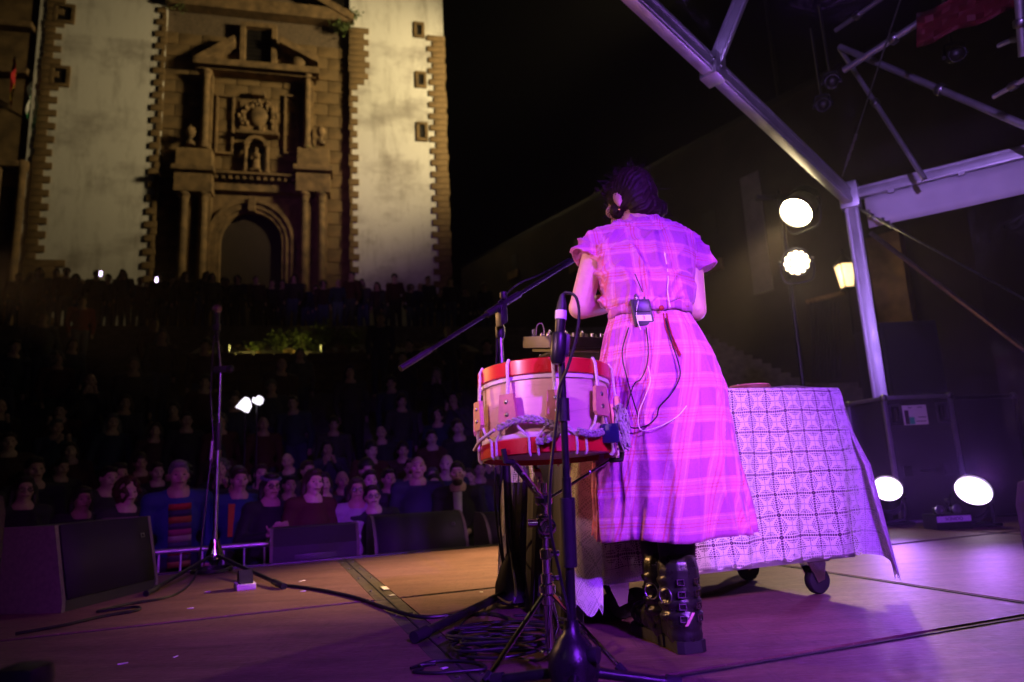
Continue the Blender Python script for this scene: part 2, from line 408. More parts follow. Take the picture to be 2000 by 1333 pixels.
# ------------------------------------------------------------------ lamps (real light inside each fixture)
def spot(parent, pos, target, col, power, angle, blend=.4, size=.08, name='lamp_light'):
    l = bpy.data.lights.new(name, 'SPOT'); l.color = col; l.energy = power; l.spot_size = R(angle); l.spot_blend = blend; l.shadow_soft_size = size
    o = bpy.data.objects.new(name, l); C.objects.link(o); o.parent = parent
    o.location = Vector(pos) - wloc(parent)
    o.rotation_euler = (Vector(target) - Vector(pos)).to_track_quat('-Z', 'Y').to_euler(); return o
def stage_lamp(name, pos, target, label, power, col, angle, glass, r=.13, L=.28, blend=.4, size=.08, yoke='hang', floor_z=None, leds=False, group=None, cat='stage light'):
    pos = Vector(pos); d = (Vector(target) - pos).normalized()
    t = thing(name, pos if floor_z is None else (pos.x, pos.y, floor_z), label, cat, group)
    b = MB().lathe([(r * .5, -L), (r * .8, -L * .9), (r * .95, -L * .5), (r * 1.05, -.02), (r * 1.1, 0), (r * 1.1, .03), (r * 1.0, .03), (r * 1.0, .005)], pos, d, 36, True, False)
    for i in range(4): b.lathe([(r * .9, -L * (.55 + .08 * i)), (r * 1.06, -L * (.55 + .08 * i) - .002), (r * 1.06, -L * (.55 + .08 * i) - .010), (r * .9, -L * (.55 + .08 * i) - .012)], pos, d, 36)
    b.build('housing', M['black_metal'], t)
    a = d.orthogonal().normalized()
    side = d.cross(EZ).normalized(); up = side.cross(d).normalized()
    if leds:
        MB().lathe([(.001, .004), (r * .99, .004), (r * .99, .008), (.001, .008)], pos, d, 36).build('lens_plate', M['steel'], t)
        for ring, k in ((0, 1), (.42, 6), (.78, 12)):
            for i in range(k):
                q = 2 * math.pi * i / k; c = pos + (side * math.cos(q) + up * math.sin(q)) * r * ring
                MB().lathe([(r * .17, .008), (r * .15, .02), (r * .08, .027), (.001, .029)], c, d, 12).build('led_lens', M[glass], t)
    else:
        MB().lathe([(r * .985, .006), (r * .9, .02), (r * .6, .034), (r * .25, .041), (.001, .042)], pos, d, 36).build('lens', M[glass], t)
    sgn = 1 if yoke == 'hang' else -1
    piv = pos - d * L * .45
    hgt = r * 1.7
    pts = spline([piv + side * r * 1.18, piv + side * r * 1.2 + EZ * sgn * hgt * .6, piv + side * r * .8 + EZ * sgn * hgt, piv - side * r * .8 + EZ * sgn * hgt, piv - side * r * 1.2 + EZ * sgn * hgt * .6, piv - side * r * 1.18], 4)
    MB().tube(pts, .012, 8).build('yoke', M['black_metal'], t)
    for s_ in (1, -1):
        MB().lathe([(.022, 0), (.028, .012), (.022, .028)], piv + side * s_ * r * 1.1, side * s_, 12).build('knob', M['black_plastic'], t)
    if power: spot(t, pos + d * .07, target, col, power, angle, blend, size)
    return t
# ================================================================== THE SETTING
GZ = -0.95                                                               # plaza level, stage boards are z = 0
g = MB().box((0, 150, GZ - .1), (700, 700, .2)).build('plaza_ground', M['granite'], smooth=False); tag(g, kind='structure')
# ---- stage: plywood panels in aluminium profiles
stg = bpy.data.objects.new('stage_floor', None); C.objects.link(stg); tag(stg, kind='structure')
MS = [-5.6, -3.55, -1.5, .55, 2.6, 4.65, 6.4]; NS = [-2.2, -.1, 1.71, 3.4, 5.33]
prng = random.Random(3)
for i in range(len(MS) - 1):
    for j in range(len(NS) - 1):
        m0, m1, n0, n1 = MS[i] + .028, MS[i + 1] - .028, NS[j] + .026, NS[j + 1] - .026
        if i == 2: m1 -= .03
        if i == 3: m0 += .03
        c = st((m0 + m1) / 2, (n0 + n1) / 2, -.02 + prng.uniform(-.0012, .0012))
        MB().box(c, (m1 - m0, n1 - n0, .04), E1, E2, EZ, .002).build('stage_panel', M['ply'], stg, smooth=False)
for k, m_ in enumerate(MS):
    wd = .048 if m_ != .55 else .11
    MB().box(st(m_, (NS[0] + NS[-1]) / 2, -.024), (wd, NS[-1] - NS[0] + .05, .044), E1, E2, EZ).build('edge_profile', M['alu_dirty'], stg, smooth=False)
    MB().box(st(m_, (NS[0] + NS[-1]) / 2, -.0015), (.006, NS[-1] - NS[0], .004), E1, E2, EZ).build('joint_gap', M['rubber'], stg, smooth=False)
for k, n_ in enumerate(NS):
    MB().box(st((MS[0] + MS[-1]) / 2, n_, -.0265), (MS[-1] - MS[0] + .05, .046, .044), E1, E2, EZ).build('edge_profile', M['alu_dirty'], stg, smooth=False)
    if 0 < k < len(NS) - 1: MB().box(st((MS[0] + MS[-1]) / 2, n_, -.0035), (MS[-1] - MS[0], .007, .004), E1, E2, EZ).build('joint_gap', M['rubber'], stg, smooth=False)
MB().box(st((MS[0] + MS[-1]) / 2, NS[-1] + .045, -.03), (MS[-1] - MS[0] + .1, .04, .075), E1, E2, EZ, .006).build('front_rail', M['black_metal'], stg)
for (a_, b_, L_, X_) in ((st(.4, NS[-1] + .04, -.5), E1, 12.0, E2), (st(MS[-1] + .04, 1.55, -.5), E2, 7.5, E1), (st(MS[0] - .04, 1.55, -.5), E2, 7.5, E1), (st(.4, NS[0] - .04, -.5), E1, 12.0, E2)):
    MB().box(a_, (L_, .02, .86), b_, X_, EZ).build('stage_skirt', M['black_cloth'], stg, smooth=False)
# bolts along the dark middle strip and scuffed tape scraps
for n_ in (1.0, 1.45, 2.0, 2.5, 3.0, 3.7, 4.2, 4.7, 5.1):
    for s_ in (-1, 1):
        MB().lathe([(.008, 0), (.008, .003), (.004, .005)], st(.55 + s_ * .035, n_, -.002), EZ, 8).build('bolt', M['steel'], stg)
scr = [(752, 1149, .11, .03, 0), (765, 1163, .03, .02, .3), (372, 1188, .03, .012, .2), (592, 1155, .028, .01, .1), (240, 1296, .03, .01, .3), (343, 1283, .02, .006, 1), (405, 1156, .03, .008, 0), (590, 1135, .06, .004, .9), (868, 1305, .02, .012, .4), (940, 1157, .015, .01, .2), (905, 1195, .018, .01, .9)]
for (u, v, a, b_, rz) in scr:
    p = atz(u, v, .0022 if True else 0); q = SA + rz - math.pi / 2 * (a > .1)
    o = MB().box(p, (a, b_, .0025), (math.cos(q), math.sin(q), 0), (-math.sin(q), math.cos(q), 0)).build('tape_scrap', M['white_tape'], smooth=False, loc=p)
    tag(o, 'small scrap of white tape stuck on the stage boards', 'tape', 'tape scraps on the stage boards')

# ---- steps up to the church
F1 = Vector((.97, .243, 0)).normalized(); FD = Vector((-.243, .97, 0)).normalized()
def fp(s, d, z=0.0): return F1 * s + FD * d + EZ * z
D0, D1, D2, D3, Z1, Z2 = 9.3, 15.0, 19.6, 26.5, 2.4, 4.85
SB0, SB1 = -3.5, 3.4                                                      # planter block between the upper flights
def ground_z(p):
    d = p.dot(FD); s = p.dot(F1)
    if d < D0: return GZ
    if d < D1: n = 20; return GZ + (int((d - D0) / (D1 - D0) * n) + 1) * (Z1 - GZ) / n
    if d < D2:
        if d < D1 + .9: return Z1
        n = 14; return Z1 + min(n, int((d - D1 - .9) / (D2 - D1 - .9) * n) + 1) * (Z2 - Z1) / n
    return Z2
sta = bpy.data.objects.new('church_steps', None); C.objects.link(sta); tag(sta, kind='structure')
n = 20
for i in range(n):
    d0 = D0 + (D1 - D0) * i / n; z = GZ + (Z1 - GZ) * (i + 1) / n
    MB().box(fp(-1, (d0 + D1) / 2, z - .09 + 0), (44, D1 - d0, .18), F1, FD, EZ).build('step', M['granite'], sta, smooth=False)
MB().box(fp(-1, D1 + .45, Z1 - .5), (44, .9, 1.0), F1, FD, EZ).build('landing', M['granite'], sta, smooth=False)
n = 14
for (s0, s1) in ((-23, SB0), (SB1, 21)):
    for i in range(n):
        d0 = D1 + .9 + (D2 - D1 - .9) * i / n; z = Z1 + (Z2 - Z1) * (i + 1) / n
        MB().box(fp((s0 + s1) / 2, (d0 + D2) / 2, z - .09), (s1 - s0, D2 - d0, .185), F1, FD, EZ).build('step', M['granite'], sta, smooth=False)
MB().box(fp(-1, (D2 + 40) / 2, Z2 - 1), (60, 40 - D2, 2.0), F1, FD, EZ).build('church_terrace', M['granite'], sta, smooth=False)
# planter wall
pl = thing('planter_wall', fp(0, D1 + .9, Z1), 'rough stone planter wall between the two upper flights of steps', 'wall')
MB().box(fp((SB0 + SB1) / 2, 16.2, (Z1 + 3.45) / 2 - .2), (SB1 - SB0, .4, 3.45 - Z1 + .4), F1, FD, EZ).build('front_wall', M['mortar'], pl, smooth=False)
def bed_z(d): return 3.46 + .30 * (d - 16.35)
MB().prism([(16.35, 3.0), (19.3, 3.0), (19.3, bed_z(19.3)), (17.9, bed_z(17.9) + .05), (16.35, 3.46)], FD, EZ, F1, fp(SB0, 0), SB1 - SB0).build('soil_bed', M['granite'], pl, smooth=False)
prk = random.Random(77)
for k in range(70):
    s_, d_ = prk.uniform(SB0 + .3, SB1 - .3), prk.uniform(16.9, 18.6); r_ = prk.uniform(.05, .14)
    MB().ell(fp(s_, d_, bed_z(d_) + r_ * .3), (r_, r_ * .8, r_ * .7), 7, 5).build('bed_stone', M['ashlar_b'], pl)
MB().box(fp((SB0 + SB1) / 2, 19.4, 3.74), (SB1 - SB0, .35, 2.2), F1, FD, EZ).build('back_wall', M['granite'], pl, smooth=False)
srng = random.Random(11); sm = []
for k in range(4):
    w_, h_ = (.34, .42, .5, .3)[k], .2
    sm.append(MB().box((0, 0, 0), (w_, .08, h_), bev=.02).mesh('stone'))
for r_ in range(5):
    s = SB0
    while s < SB1 - .2:
        k = srng.randrange(4); w_ = (.34, .42, .5, .3)[k]
        if s + w_ > SB1: break
        o = link('stone', sm[k], M['ashlar'], pl); o.location = fp(s + w_ / 2 + .01, 15.99 + srng.uniform(-.02, .015), Z1 + .02 + .105 + r_ * .215) - pl.location
        o.rotation_euler = (0, 0, math.atan2(F1.y, F1.x)); s += w_ + .03
# small floods in the planter
def ground_flood(p, tgt, label, power):
    d = (tgt - p).normalized()
    t = thing('ground_floodlight', (p.x, p.y, p.z - .16), label, 'floodlight', 'floodlights in the planter')
    MB().box(p, (.2, .12, .16), d.cross(EZ), d, bev=.015).build('housing', M['black_metal'], t)
    MB().box(p + d * .062, (.17, .006, .13), d.cross(EZ), d).build('glass', M['lamp_small'], t)
    MB().box((p.x, p.y, p.z - .1), (.05, .05, .16)).build('stake', M['iron'], t)
    spot(t, p + d * .1, tgt, (1, .82, .18), power, 110, .6, .05)
q = ray(632, 708); P1 = q * (16.85 / q.dot(FD)); P1.z = bed_z(16.85) + .14
ground_flood(P1, P1 + Vector((-1.2, -.25, .30)), 'small yellow floodlight among the plants below the white tower', 16)
q = ray(441, 716); P2 = q * (16.75 / q.dot(FD)); P2.z = bed_z(16.75) + .16
ground_flood(P2, P2 + Vector((1.4, .75, .18)), 'small yellow floodlight at the bare end of the planter', 22)
# planter bushes: leaf faces on stems
def bush(p, r, h, nleaf, label, seed):
    q = random.Random(seed); t = thing('planter_shrub', p, label, 'shrub', 'shrubs in the planter')
    mb = MB(); lf = MB()
    for k in range(9):
        a = q.uniform(0, 6.28); tip = p + Vector((math.cos(a) * r * q.uniform(.2, .9), math.sin(a) * r * .7 * q.uniform(.2, .9), h * q.uniform(.6, 1.05)))
        pts = spline([p, p.lerp(tip, .5) + Vector((0, 0, h * .12)), tip], 5); mb.tube(pts, [.012 - .009 * i / (len(pts) - 1) for i in range(len(pts))], 4)
        for i in range(nleaf // 9):
            c = pts[q.randrange(3, len(pts))] + Vector((q.gauss(0, .09), q.gauss(0, .09), q.gauss(0, .07)))
            e = Euler((q.uniform(0, 6), q.uniform(0, 6), q.uniform(0, 6))).to_matrix(); L = q.uniform(.05, .1)
            lf.add([c, c + e @ Vector((L * .3, L * .5, .01)), c + e @ Vector((0, L, 0)), c + e @ Vector((-L * .3, L * .5, .01))], [(0, 1, 2, 3)])
    mb.build('stems', M['stem'], t); lf.build('foliage', M['leaf'], t, smooth=False)['kind'] = 'stuff'
for k, (u, r, h, nl, lab) in enumerate([(500, .25, .22, 160, 'low sparse plant at the bare end of the planter'), (548, .35, .45, 420, 'bright leafy shrub lit yellow in the planter'), (590, .35, .5, 420, 'rounded shrub beside the brightest planter shrub'),
                                        (640, .45, .75, 560, 'tall dark shrub standing over the small floodlight'), (683, .4, .6, 420, 'wispy shrub at the far end of the planter'), (612, .25, .3, 220, 'small low plant in front of the rounded shrub')]):
    q = ray(u, 700); p = q * (17.35 / q.dot(FD)); p.z = bed_z(17.35) - .02; bush(p, r, h, nl, lab, 40 + k)

# ---- the church front
def fac(u, v, d=D3): q = ray(u, v); p = CAMP + q * (d / q.dot(FD)); return p.dot(F1), p.z
ch = thing('church', fp(-6, D3, Z2), 'old church front with carved stone portal between two white plastered towers', 'church')
sA, sB, sC, sD = fac(98, 250)[0], fac(316, 250)[0], fac(684, 300)[0], fac(872, 300)[0]
def fbox(name, s0, s1, z0, z1, d0, d1, m, par=ch, bev=0, smooth=False):
    return MB().box(fp((s0 + s1) / 2, (d0 + d1) / 2, (z0 + z1) / 2), (s1 - s0, d1 - d0, z1 - z0), F1, FD, EZ, bev).build(name, M[m], par, smooth=smooth)
ZT = 24.0
def tower(s0, s1, lab):
    t = fbox('tower', s0, s1, Z2 - .3, ZT, D3 - .22, D3 + 4.5, 'plaster'); t['label'] = lab; return t
tower(sA - .6, sB, 'dim white tower wall with dark damp stains'); tR = tower(sC, sD, 'bright white tower wall stained grey near its foot')
fbox('central_bay', sB - .05, sC + .05, Z2 - .3, ZT, D3 + .05, D3 + 4, 'mortar')
# quoins: long and short blocks up each tower edge
RH = .262
qm = {}
qrn = random.Random(8)
def quoin(sc_, z, w_, mt):
    dw = qrn.choice([-.05, -.02, 0, .03, .06]); sc_ += 0; w_ = round(w_ + dw, 2)
    if w_ not in qm: qm[w_] = MB().box((0, 0, 0), (w_, .12, RH - .012), bev=.012).mesh('quoin')
    o = link('quoin', qm[w_], M[mt], ch); o.location = fp(sc_, D3 - .225, z) - ch.location; o.rotation_euler = (0, 0, math.atan2(F1.y, F1.x))
nr = int((19.4 - Z2) / RH)
for i in range(nr):
    z = Z2 + RH * (i + .5); lng = i % 2 == 0
    w_ = .36 if lng else .14; quoin(sB - w_ / 2 + .03, z, w_, 'ashlar')            # left tower, inner edge
    w_ = .72 if lng else .50
    if z < 7.2: w_ = 1.5 if lng else 1.25
    quoin(sD - w_ / 2 + .02, z, w_, 'ashlar_b')                                     # right tower, outer edge
    w_ = .34 if lng else .13
    if z > 16.6: w_ = .80 if lng else .62
    quoin(sC + w_ / 2 - .03, z, w_, 'ashlar')                                       # right tower, inner edge
    w_ = .60 if lng else .36
    if z < 8.8: w_ = 1.25 if lng else .95
    quoin(sA + w_ / 2 - .35, z, w_, 'ashlar')                                       # left tower, outer edge
# ashlar blocks of the middle bay
arng = random.Random(4)
bm_ = {}
rows = int((18.6 - Z2) / .52); bw = (sC - sB) / 8
dl, dz0 = fac(432, 480)[0], 0; dr = fac(552, 480)[0]
for r_ in range(rows):
    z = Z2 + .52 * (r_ + .5); k0 = 0 if r_ % 2 == 0 else -.5
    kk = k0
    while kk < 8:
        a = max(0, kk); b_ = min(8, kk + 1); s0, s1 = sB + bw * a, sB + bw * b_
        if not (s1 > dl and s0 < dr and z < fac(493, 421)[1] + .26):
            w_ = round(s1 - s0 - .02, 3)
            if w_ not in bm_: bm_[w_] = MB().box((0, 0, 0), (w_, .12, .5), bev=.012).mesh('ashlar_block')
            o = link('ashlar_block', bm_[w_], M[arng.choice(['ashlar', 'ashlar', 'ashlar_b'])], ch)
            o.location = fp((s0 + s1) / 2, D3 + .02 + arng.uniform(-.015, .02), z) - ch.location; o.rotation_euler = (0, 0, math.atan2(F1.y, F1.x))
        kk += 1
# tower slit windows
def slit(u0, v0, u1, v1):
    a, z1 = fac(u0, v0); b_, z0 = fac(u1, v1); cs, cz = (a + b_) / 2, (z0 + z1) / 2; w_, h_ = (b_ - a), (z1 - z0)
    f = MB()
    for (ds, dz, sw, sh) in ((0, h_ / 2 - .06, w_, .13), (0, -h_ / 2 + .06, w_, .13), (-w_ / 2 + .06, 0, .13, h_ - .26), (w_ / 2 - .06, 0, .13, h_ - .26)):
        f.box(fp(cs + ds, D3 - .245, cz + dz), (sw, .1, sh), F1, FD, EZ, .01)
    o = f.build('window', M['ashlar'], ch)
    MB().box(fp(cs, D3 - .222, cz), (w_ - .26, .02, h_ - .26), F1, FD, EZ).build('opening', M['dark_void'], o, smooth=False)
for q in ((807, 50, 828, 82), (810, 146, 832, 179), (812, 244, 835, 282), (112, 15, 150, 56), (105, 135, 140, 178)): slit(*q)
# portal, from the steps upward
def px(u0, v0, u1, v1): a, z1 = fac(u0, v0); b_, z0 = fac(u1, v1); return a, b_, z0, z1
ac, az = fac(493, 478); aw = (dr - dl) / 2; atop = fac(493, 421)[1]
def arch(r, k=20): return [(ac + r * math.cos(math.pi * i / k), az + (atop - az) * r / aw * math.sin(math.pi * i / k)) for i in range(k + 1)]
def fprism(poly, d0, th, name, m, par=ch): return MB().prism(poly, F1, EZ, FD, fp(0, d0), th).build(name, M[m], par, smooth=False)
fprism([(ac + aw, Z2)] + arch(aw) + [(ac - aw, Z2)], D3 - .03, .05, 'door', 'door_wood')
door = ch.children[-1]
for k in range(-4, 5):
    MB().box(fp(ac + k * aw / 4.6, D3 - .04, 6.2), (.012, .02, 2.6), F1, FD, EZ).build('door_plank_joint', M['iron'], door, smooth=False)
for (r0, r1, d0) in ((1.0, 1.12, .30), (1.125, 1.30, .36), (1.305, 1.42, .42)):
    k = 20; inn = arch(aw * r0); outr = arch(aw * r1)
    for i in range(k):                                                     # voussoirs
        if r0 == 1.125 or i % 20 == -1:
            fprism([inn[i], inn[i + 1], outr[i + 1], outr[i]], D3 - d0 + (.012 if i % 2 else 0), d0 + .02, 'voussoir', 'carved')
    if r0 != 1.125: fprism(inn + outr[::-1], D3 - d0, d0 + .02, 'arch_moulding', 'carved')
    for s_ in (-1, 1):
        a, b_ = sorted((ac + s_ * aw * r0, ac + s_ * aw * r1)); fbox('door_jamb', a, b_, Z2, az, D3 - d0, D3 + .02, 'carved')
fbox('keystone', ac - .14, ac + .14, atop - .02, atop + aw * .5, D3 - .5, D3, 'carved', bev=.03)
a, b_, z0, z1 = px(414, 383, 585, 402); sp0, sp1 = a, b_
R2 = aw * 1.43
fprism([(sp0, az), (ac - R2, az)] + [q for q in arch(R2)][::-1] + [(sp1, az), (sp1, z1), (sp0, z1)], D3 - .14, .16, 'spandrel_panel', 'carved')
def column(u, v0, v1, r, dout, name='column', fl=True):
    s, z1 = fac(u, v0); z0 = fac(u, v1)[1]; c = fp(s, D3 - dout); H = z1 - z0
    prof = [(r * 1.45, 0), (r * 1.45, .1), (r * 1.2, .13), (r * 1.3, .2), (r, .27)] + [(r * (1 - .14 * (i / 8) ** 1.6), .27 + (H - .65) * i / 8) for i in range(1, 9)] + [(r * 1.02, H - .36), (r * .95, H - .33), (r * 1.1, H - .2), (r * 1.4, H - .1), (r * 1.5, H - .09), (r * 1.5, H)]
    MB().lathe(prof, (c.x, c.y, z0), EZ, 18).build(name, M['carved'], ch)
    fbox('column_backing', s - r * 1.5, s + r * 1.5, z0, z1, D3 - dout + r * .6, D3 + .02, 'ashlar_b')
for u in (366, 404, 596, 628): column(u, 388, 600, .155, .5)
for (u0, u1) in ((348, 420), (580, 646)):                                  # ressauts over the column pairs
    a, b_, z0, z1 = px(u0, 352, u1, 390); fbox('entablature_block', a, b_, z0, z1, D3 - .72, D3, 'carved', bev=.02)
    a, b_, z0, z1 = px(u0 - 5, 338, u1 + 5, 352); fbox('cornice', a, b_, z0, z1, D3 - .85, D3, 'carved', bev=.04)
    a, b_, z0, z1 = px(u0 + 2, 300, u1 - 2, 338); fbox('attic_pedestal', a, b_, z0, z1, D3 - .55, D3, 'ashlar_b', bev=.02)
a, b_, z0, z1 = px(420, 360, 580, 384); fbox('frieze', a, b_, z0, z1, D3 - .3, D3, 'carved')
a, b_, z0, z1 = px(420, 345, 580, 358); fbox('cornice', a, b_, z0, z1, D3 - .6, D3, 'carved', bev=.03)
for k in range(12):
    s = a + (b_ - a) * (k + .5) / 12; fbox('dentil', s - .06, s + .06, z0 - .17, z0 - .003, D3 - .5, D3 - .3, 'carved')
for u in (408, 602): column(u, 150, 300, .14, .38)
for u in (378, 628):                                                       # ball finials
    s, z = fac(u, 270); c = fp(s, D3 - .5)
    MB().lathe([(.16, -.55), (.16, -.42), (.07, -.35), (.07, -.22), (.15, -.14), (.19, 0), (.15, .14), (.05, .2), (.01, .3)], (c.x, c.y, z), EZ, 14).build('finial', M['carved'], ch)
for (u0, u1) in ((424, 456), (556, 584)):                                  # sunk panels
    a, b_, z0, z1 = px(u0, 188, u1, 305)
    for q in ((a, b_, z1 - .08, z1), (a, b_, z0, z0 + .08), (a, a + .08, z0 + .08, z1 - .08), (b_ - .08, b_, z0 + .08, z1 - .08)): fbox('panel_frame', *q, D3 - .16, D3, 'carved', bev=.015)
a, b_, z0, z1 = px(390, 148, 618, 166); fbox('upper_entablature', a, b_, z0, z1, D3 - .55, D3, 'carved', bev=.03)
a, b_, z0, z1 = px(384, 139, 624, 148); fbox('upper_cornice', a, b_, z0, z1, D3 - .6, D3, 'carved', bev=.03)
for s_ in (-1, 1):                                                         # broken pediment
    e, ze = fac(388 if s_ < 0 else 622, 139); i_, zi = fac(462 if s_ < 0 else 548, 100)
    MB().prism([(e, ze), (i_, zi), (i_, zi + .3), (e - s_ * -.0, ze + .3)], F1, EZ, FD, fp(0, D3 - .62), .64).build('raking_cornice', M['carved'], ch, smooth=False)
    c = fp((e + i_) / 2, D3 - .3, (ze + zi) / 2 - .28); MB().lathe([(.25, -.1), (.25, .1), (.1, .2)], c, -FD, 14).build('scroll', M['carved'], ch)
# window above
a, b_, z0, z1 = px(482, 60, 531, 134)
fbox('window_void', a, b_, z0, z1, D3 - .06, D3 - .03, 'dark_void')
for q in ((a - .2, b_ + .2, z1, z1 + .2), (a - .2, b_ + .2, z0 - .2, z0), (a - .2, a, z0, z1), (b_, b_ + .2, z0, z1)): fbox('window_frame', *q, D3 - .32, D3, 'carved', bev=.02)
for k in range(9): MB().box(fp(a + (b_ - a) / 2, D3 - .075, z0 + (z1 - z0) * (k + .5) / 9), (b_ - a, .02, .012), F1, FD, EZ).build('window_bar', M['iron'], ch, smooth=False)
# coat of arms
crest = fbox('coat_of_arms', *px(470, 198, 541, 266), D3 - .12, D3, 'carved', bev=.03)
crng = random.Random(9)
a, b_, z0, z1 = px(470, 198, 541, 266); cs, cz = (a + b_) / 2, (z0 + z1) / 2
MB().ell(fp(cs, D3 - .14, cz), (.36, .16, .45), 14, 9, Matrix((F1, FD, EZ)).transposed()).build('shield', M['carved'], crest)
for k in range(34):
    q = crng.uniform(0, 6.28); rr = crng.uniform(.75, 1.05)
    MB().ell(fp(cs + math.cos(q) * (b_ - a) * .5 * rr, D3 - .15, cz + math.sin(q) * (z1 - z0) * .46 * rr), (crng.uniform(.05, .12), crng.uniform(.06, .14), crng.uniform(.06, .16)), 8, 6).build('carved_scroll', M['carved'], crest)
MB().box(fp(cs, D3 - .2, z1 + .25), (.5, .3, .22), F1, FD, EZ, .05).build('crown', M['carved'], crest)
fbox('crest_shelf', a - .1, b_ + .1, z0 - .16, z0 - .02, D3 - .4, D3, 'carved', bev=.03)
# niche with a statue
a, b_, z0, z1 = px(487, 292, 517, 344); ncs = (a + b_) / 2
fbox('niche_back', a, b_, z0, z1, D3 - .07, D3 - .04, 'dark_void')
for s_ in (a - .1, b_ + .1): MB().lathe([(.12, 0), (.12, .08), (.08, .12), (.075, z1 - z0 - .15), (.12, z1 - z0)], fp(s_, D3 - .25, z0), EZ, 12).build('niche_colonnette', M['carved'], ch)
k = 12; na = [(ncs + (b_ - a) * .5 * math.cos(math.pi * i / k), z1 + .28 * math.sin(math.pi * i / k)) for i in range(k + 1)]; nb = [(ncs + (b_ - a) * .75 * math.cos(math.pi * i / k), z1 + .42 * math.sin(math.pi * i / k)) for i in range(k + 1)]
fprism(na + nb[::-1], D3 - .4, .42, 'niche_arch', 'carved')
sb = MB(); c = fp(ncs, D3 - .3, z0)
sb.cap(c + EZ * .12, c + EZ * .5, .17, .14).cap(c + EZ * .5, c + EZ * .72, .15, .13).ell(c + EZ * .93, (.085, .09, .11)).cap(c + EZ * .72 - F1 * .12, c + EZ * .5 - F1 * .16 - FD * .08, .05, .045).cap(c + EZ * .72 + F1 * .12, c + EZ * .55 + F1 * .06 - FD * .16, .05, .045).box(c + EZ * .05, (.4, .34, .1))
link('statue', (lambda q: (shift_mesh(q, ch.location), q)[1])(remesh(sb, 'statue', .025, 3)), M['carved'], ch)
# top cornice and gable
a, b_, z0, z1 = px(330, 20, 686, 34); fbox('main_cornice', a, b_, z0, z1, D3 - .5, D3, 'carved', bev=.03)
MB().prism([(cs - .3, z1 + 2.2), (b_ + .1, z1), (b_ + .1, z1 + .35), (cs - .3, z1 + 2.55)], F1, EZ, FD, fp(0, D3 - .55), .57).build('gable_cornice', M['carved'], ch, smooth=False)
MB().prism([(cs - .3, z1 + 2.2), (a, z1), (a, z1 + .35), (cs - .3, z1 + 2.55)], F1, EZ, FD, fp(0, D3 - .55), .57).build('gable_cornice', M['carved'], ch, smooth=False)
a, b_, z0, z1 = px(640, -30, 672, 26); fbox('belfry_opening', a, b_, z0, z1, D3 - .1, D3, 'dark_void')
# plants grown in the masonry
def tuft(u, v, n_, r):
    s, z = fac(u, v); q = random.Random(int(u)); lf = MB()
    for k in range(n_):
        c = fp(s + q.gauss(0, r), D3 - .35 + q.gauss(0, .1), z + q.gauss(0, r * .6)); e = Euler((q.uniform(0, 6), q.uniform(0, 6), q.uniform(0, 6))).to_matrix(); L = q.uniform(.07, .15)
        lf.add([c, c + e @ Vector((L * .3, L * .5, .01)), c + e @ Vector((0, L, 0)), c + e @ Vector((-L * .3, L * .5, .01))], [(0, 1, 2, 3)])
    o = lf.build('wall_plant', M['leaf'], ch, smooth=False); o['kind'] = 'stuff'
tuft(668, 62, 260, .2); tuft(350, 16, 220, .22); tuft(690, 40, 120, .16); tuft(610, 300, 80, .12)

# ---- stone building left of the church
bl = thing('stone_building', fp(sA - 3, D3, Z2), 'dark carved stone building with balcony beyond the dim white tower', 'building')
fbox('wall', sA - 9, sA - .65, Z2 - .3, 20, D3 - .1, D3 + 3, 'ashlar', bl)
for k, u in enumerate((8, 55)):
    s, z = fac(u, 300); c = fp(s, D3 - .3); MB().lathe([(.2, Z2), (.2, Z2 + .4), (.15, Z2 + .5), (.13, 12), (.2, 12.2), (.2, 12.4)], (c.x, c.y, 0), EZ, 14).build('column', M['carved'], bl)
for v in (330, 150, 60): s, z = fac(30, v); fbox('cornice', sA - 5, sA - .7, z - .12, z + .12, D3 - .5, D3 - .1, 'carved', bl, .04)
s, z = fac(30, 420); fbox('doorway', s - .5, s + .5, Z2, z + 1.0, D3 - .13, D3 - .1, 'dark_void', bl)
def flag(u, v, cols, lab):
    s, z = fac(u, v); b0 = fp(s - .1, D3 - .15, z - .9); tip = fp(s + .25, D3 - 1.0, z + .5)
    t = thing('flag', b0, lab, 'flag'); MB().tube([b0, tip], .025, 6).build('pole', M['iron'], t)
    nst = len(cols); a_ = b0.lerp(tip, .45); k_ = 8
    for c_i, col in enumerate(cols):
        P = []
        for i in range(k_ + 1):
            row = []
            for j in range(3):
                q = (c_i + j / 2) / nst; base = a_.lerp(tip, q)
                row.append(base + EZ * (-1.1 * i / k_) + F1 * (.06 * math.sin(i * .9 + q * 6)) + FD * .05 * math.sin(i * 1.3 + q * 4))
            P.append(row)
        MB().grid(P).build('stripe', mat('flag_cloth', col, .85, 0, .1, 8), t)
flag(36, 165, [(.5, .02, .03), (.6, .4, .02), (.5, .02, .03)], 'red and yellow flag hanging from the stone building')
flag(66, 190, [(.02, .25, .08), (.7, .7, .7), (.02, .02, .02)], 'green, white and black flag hanging from the stone building')

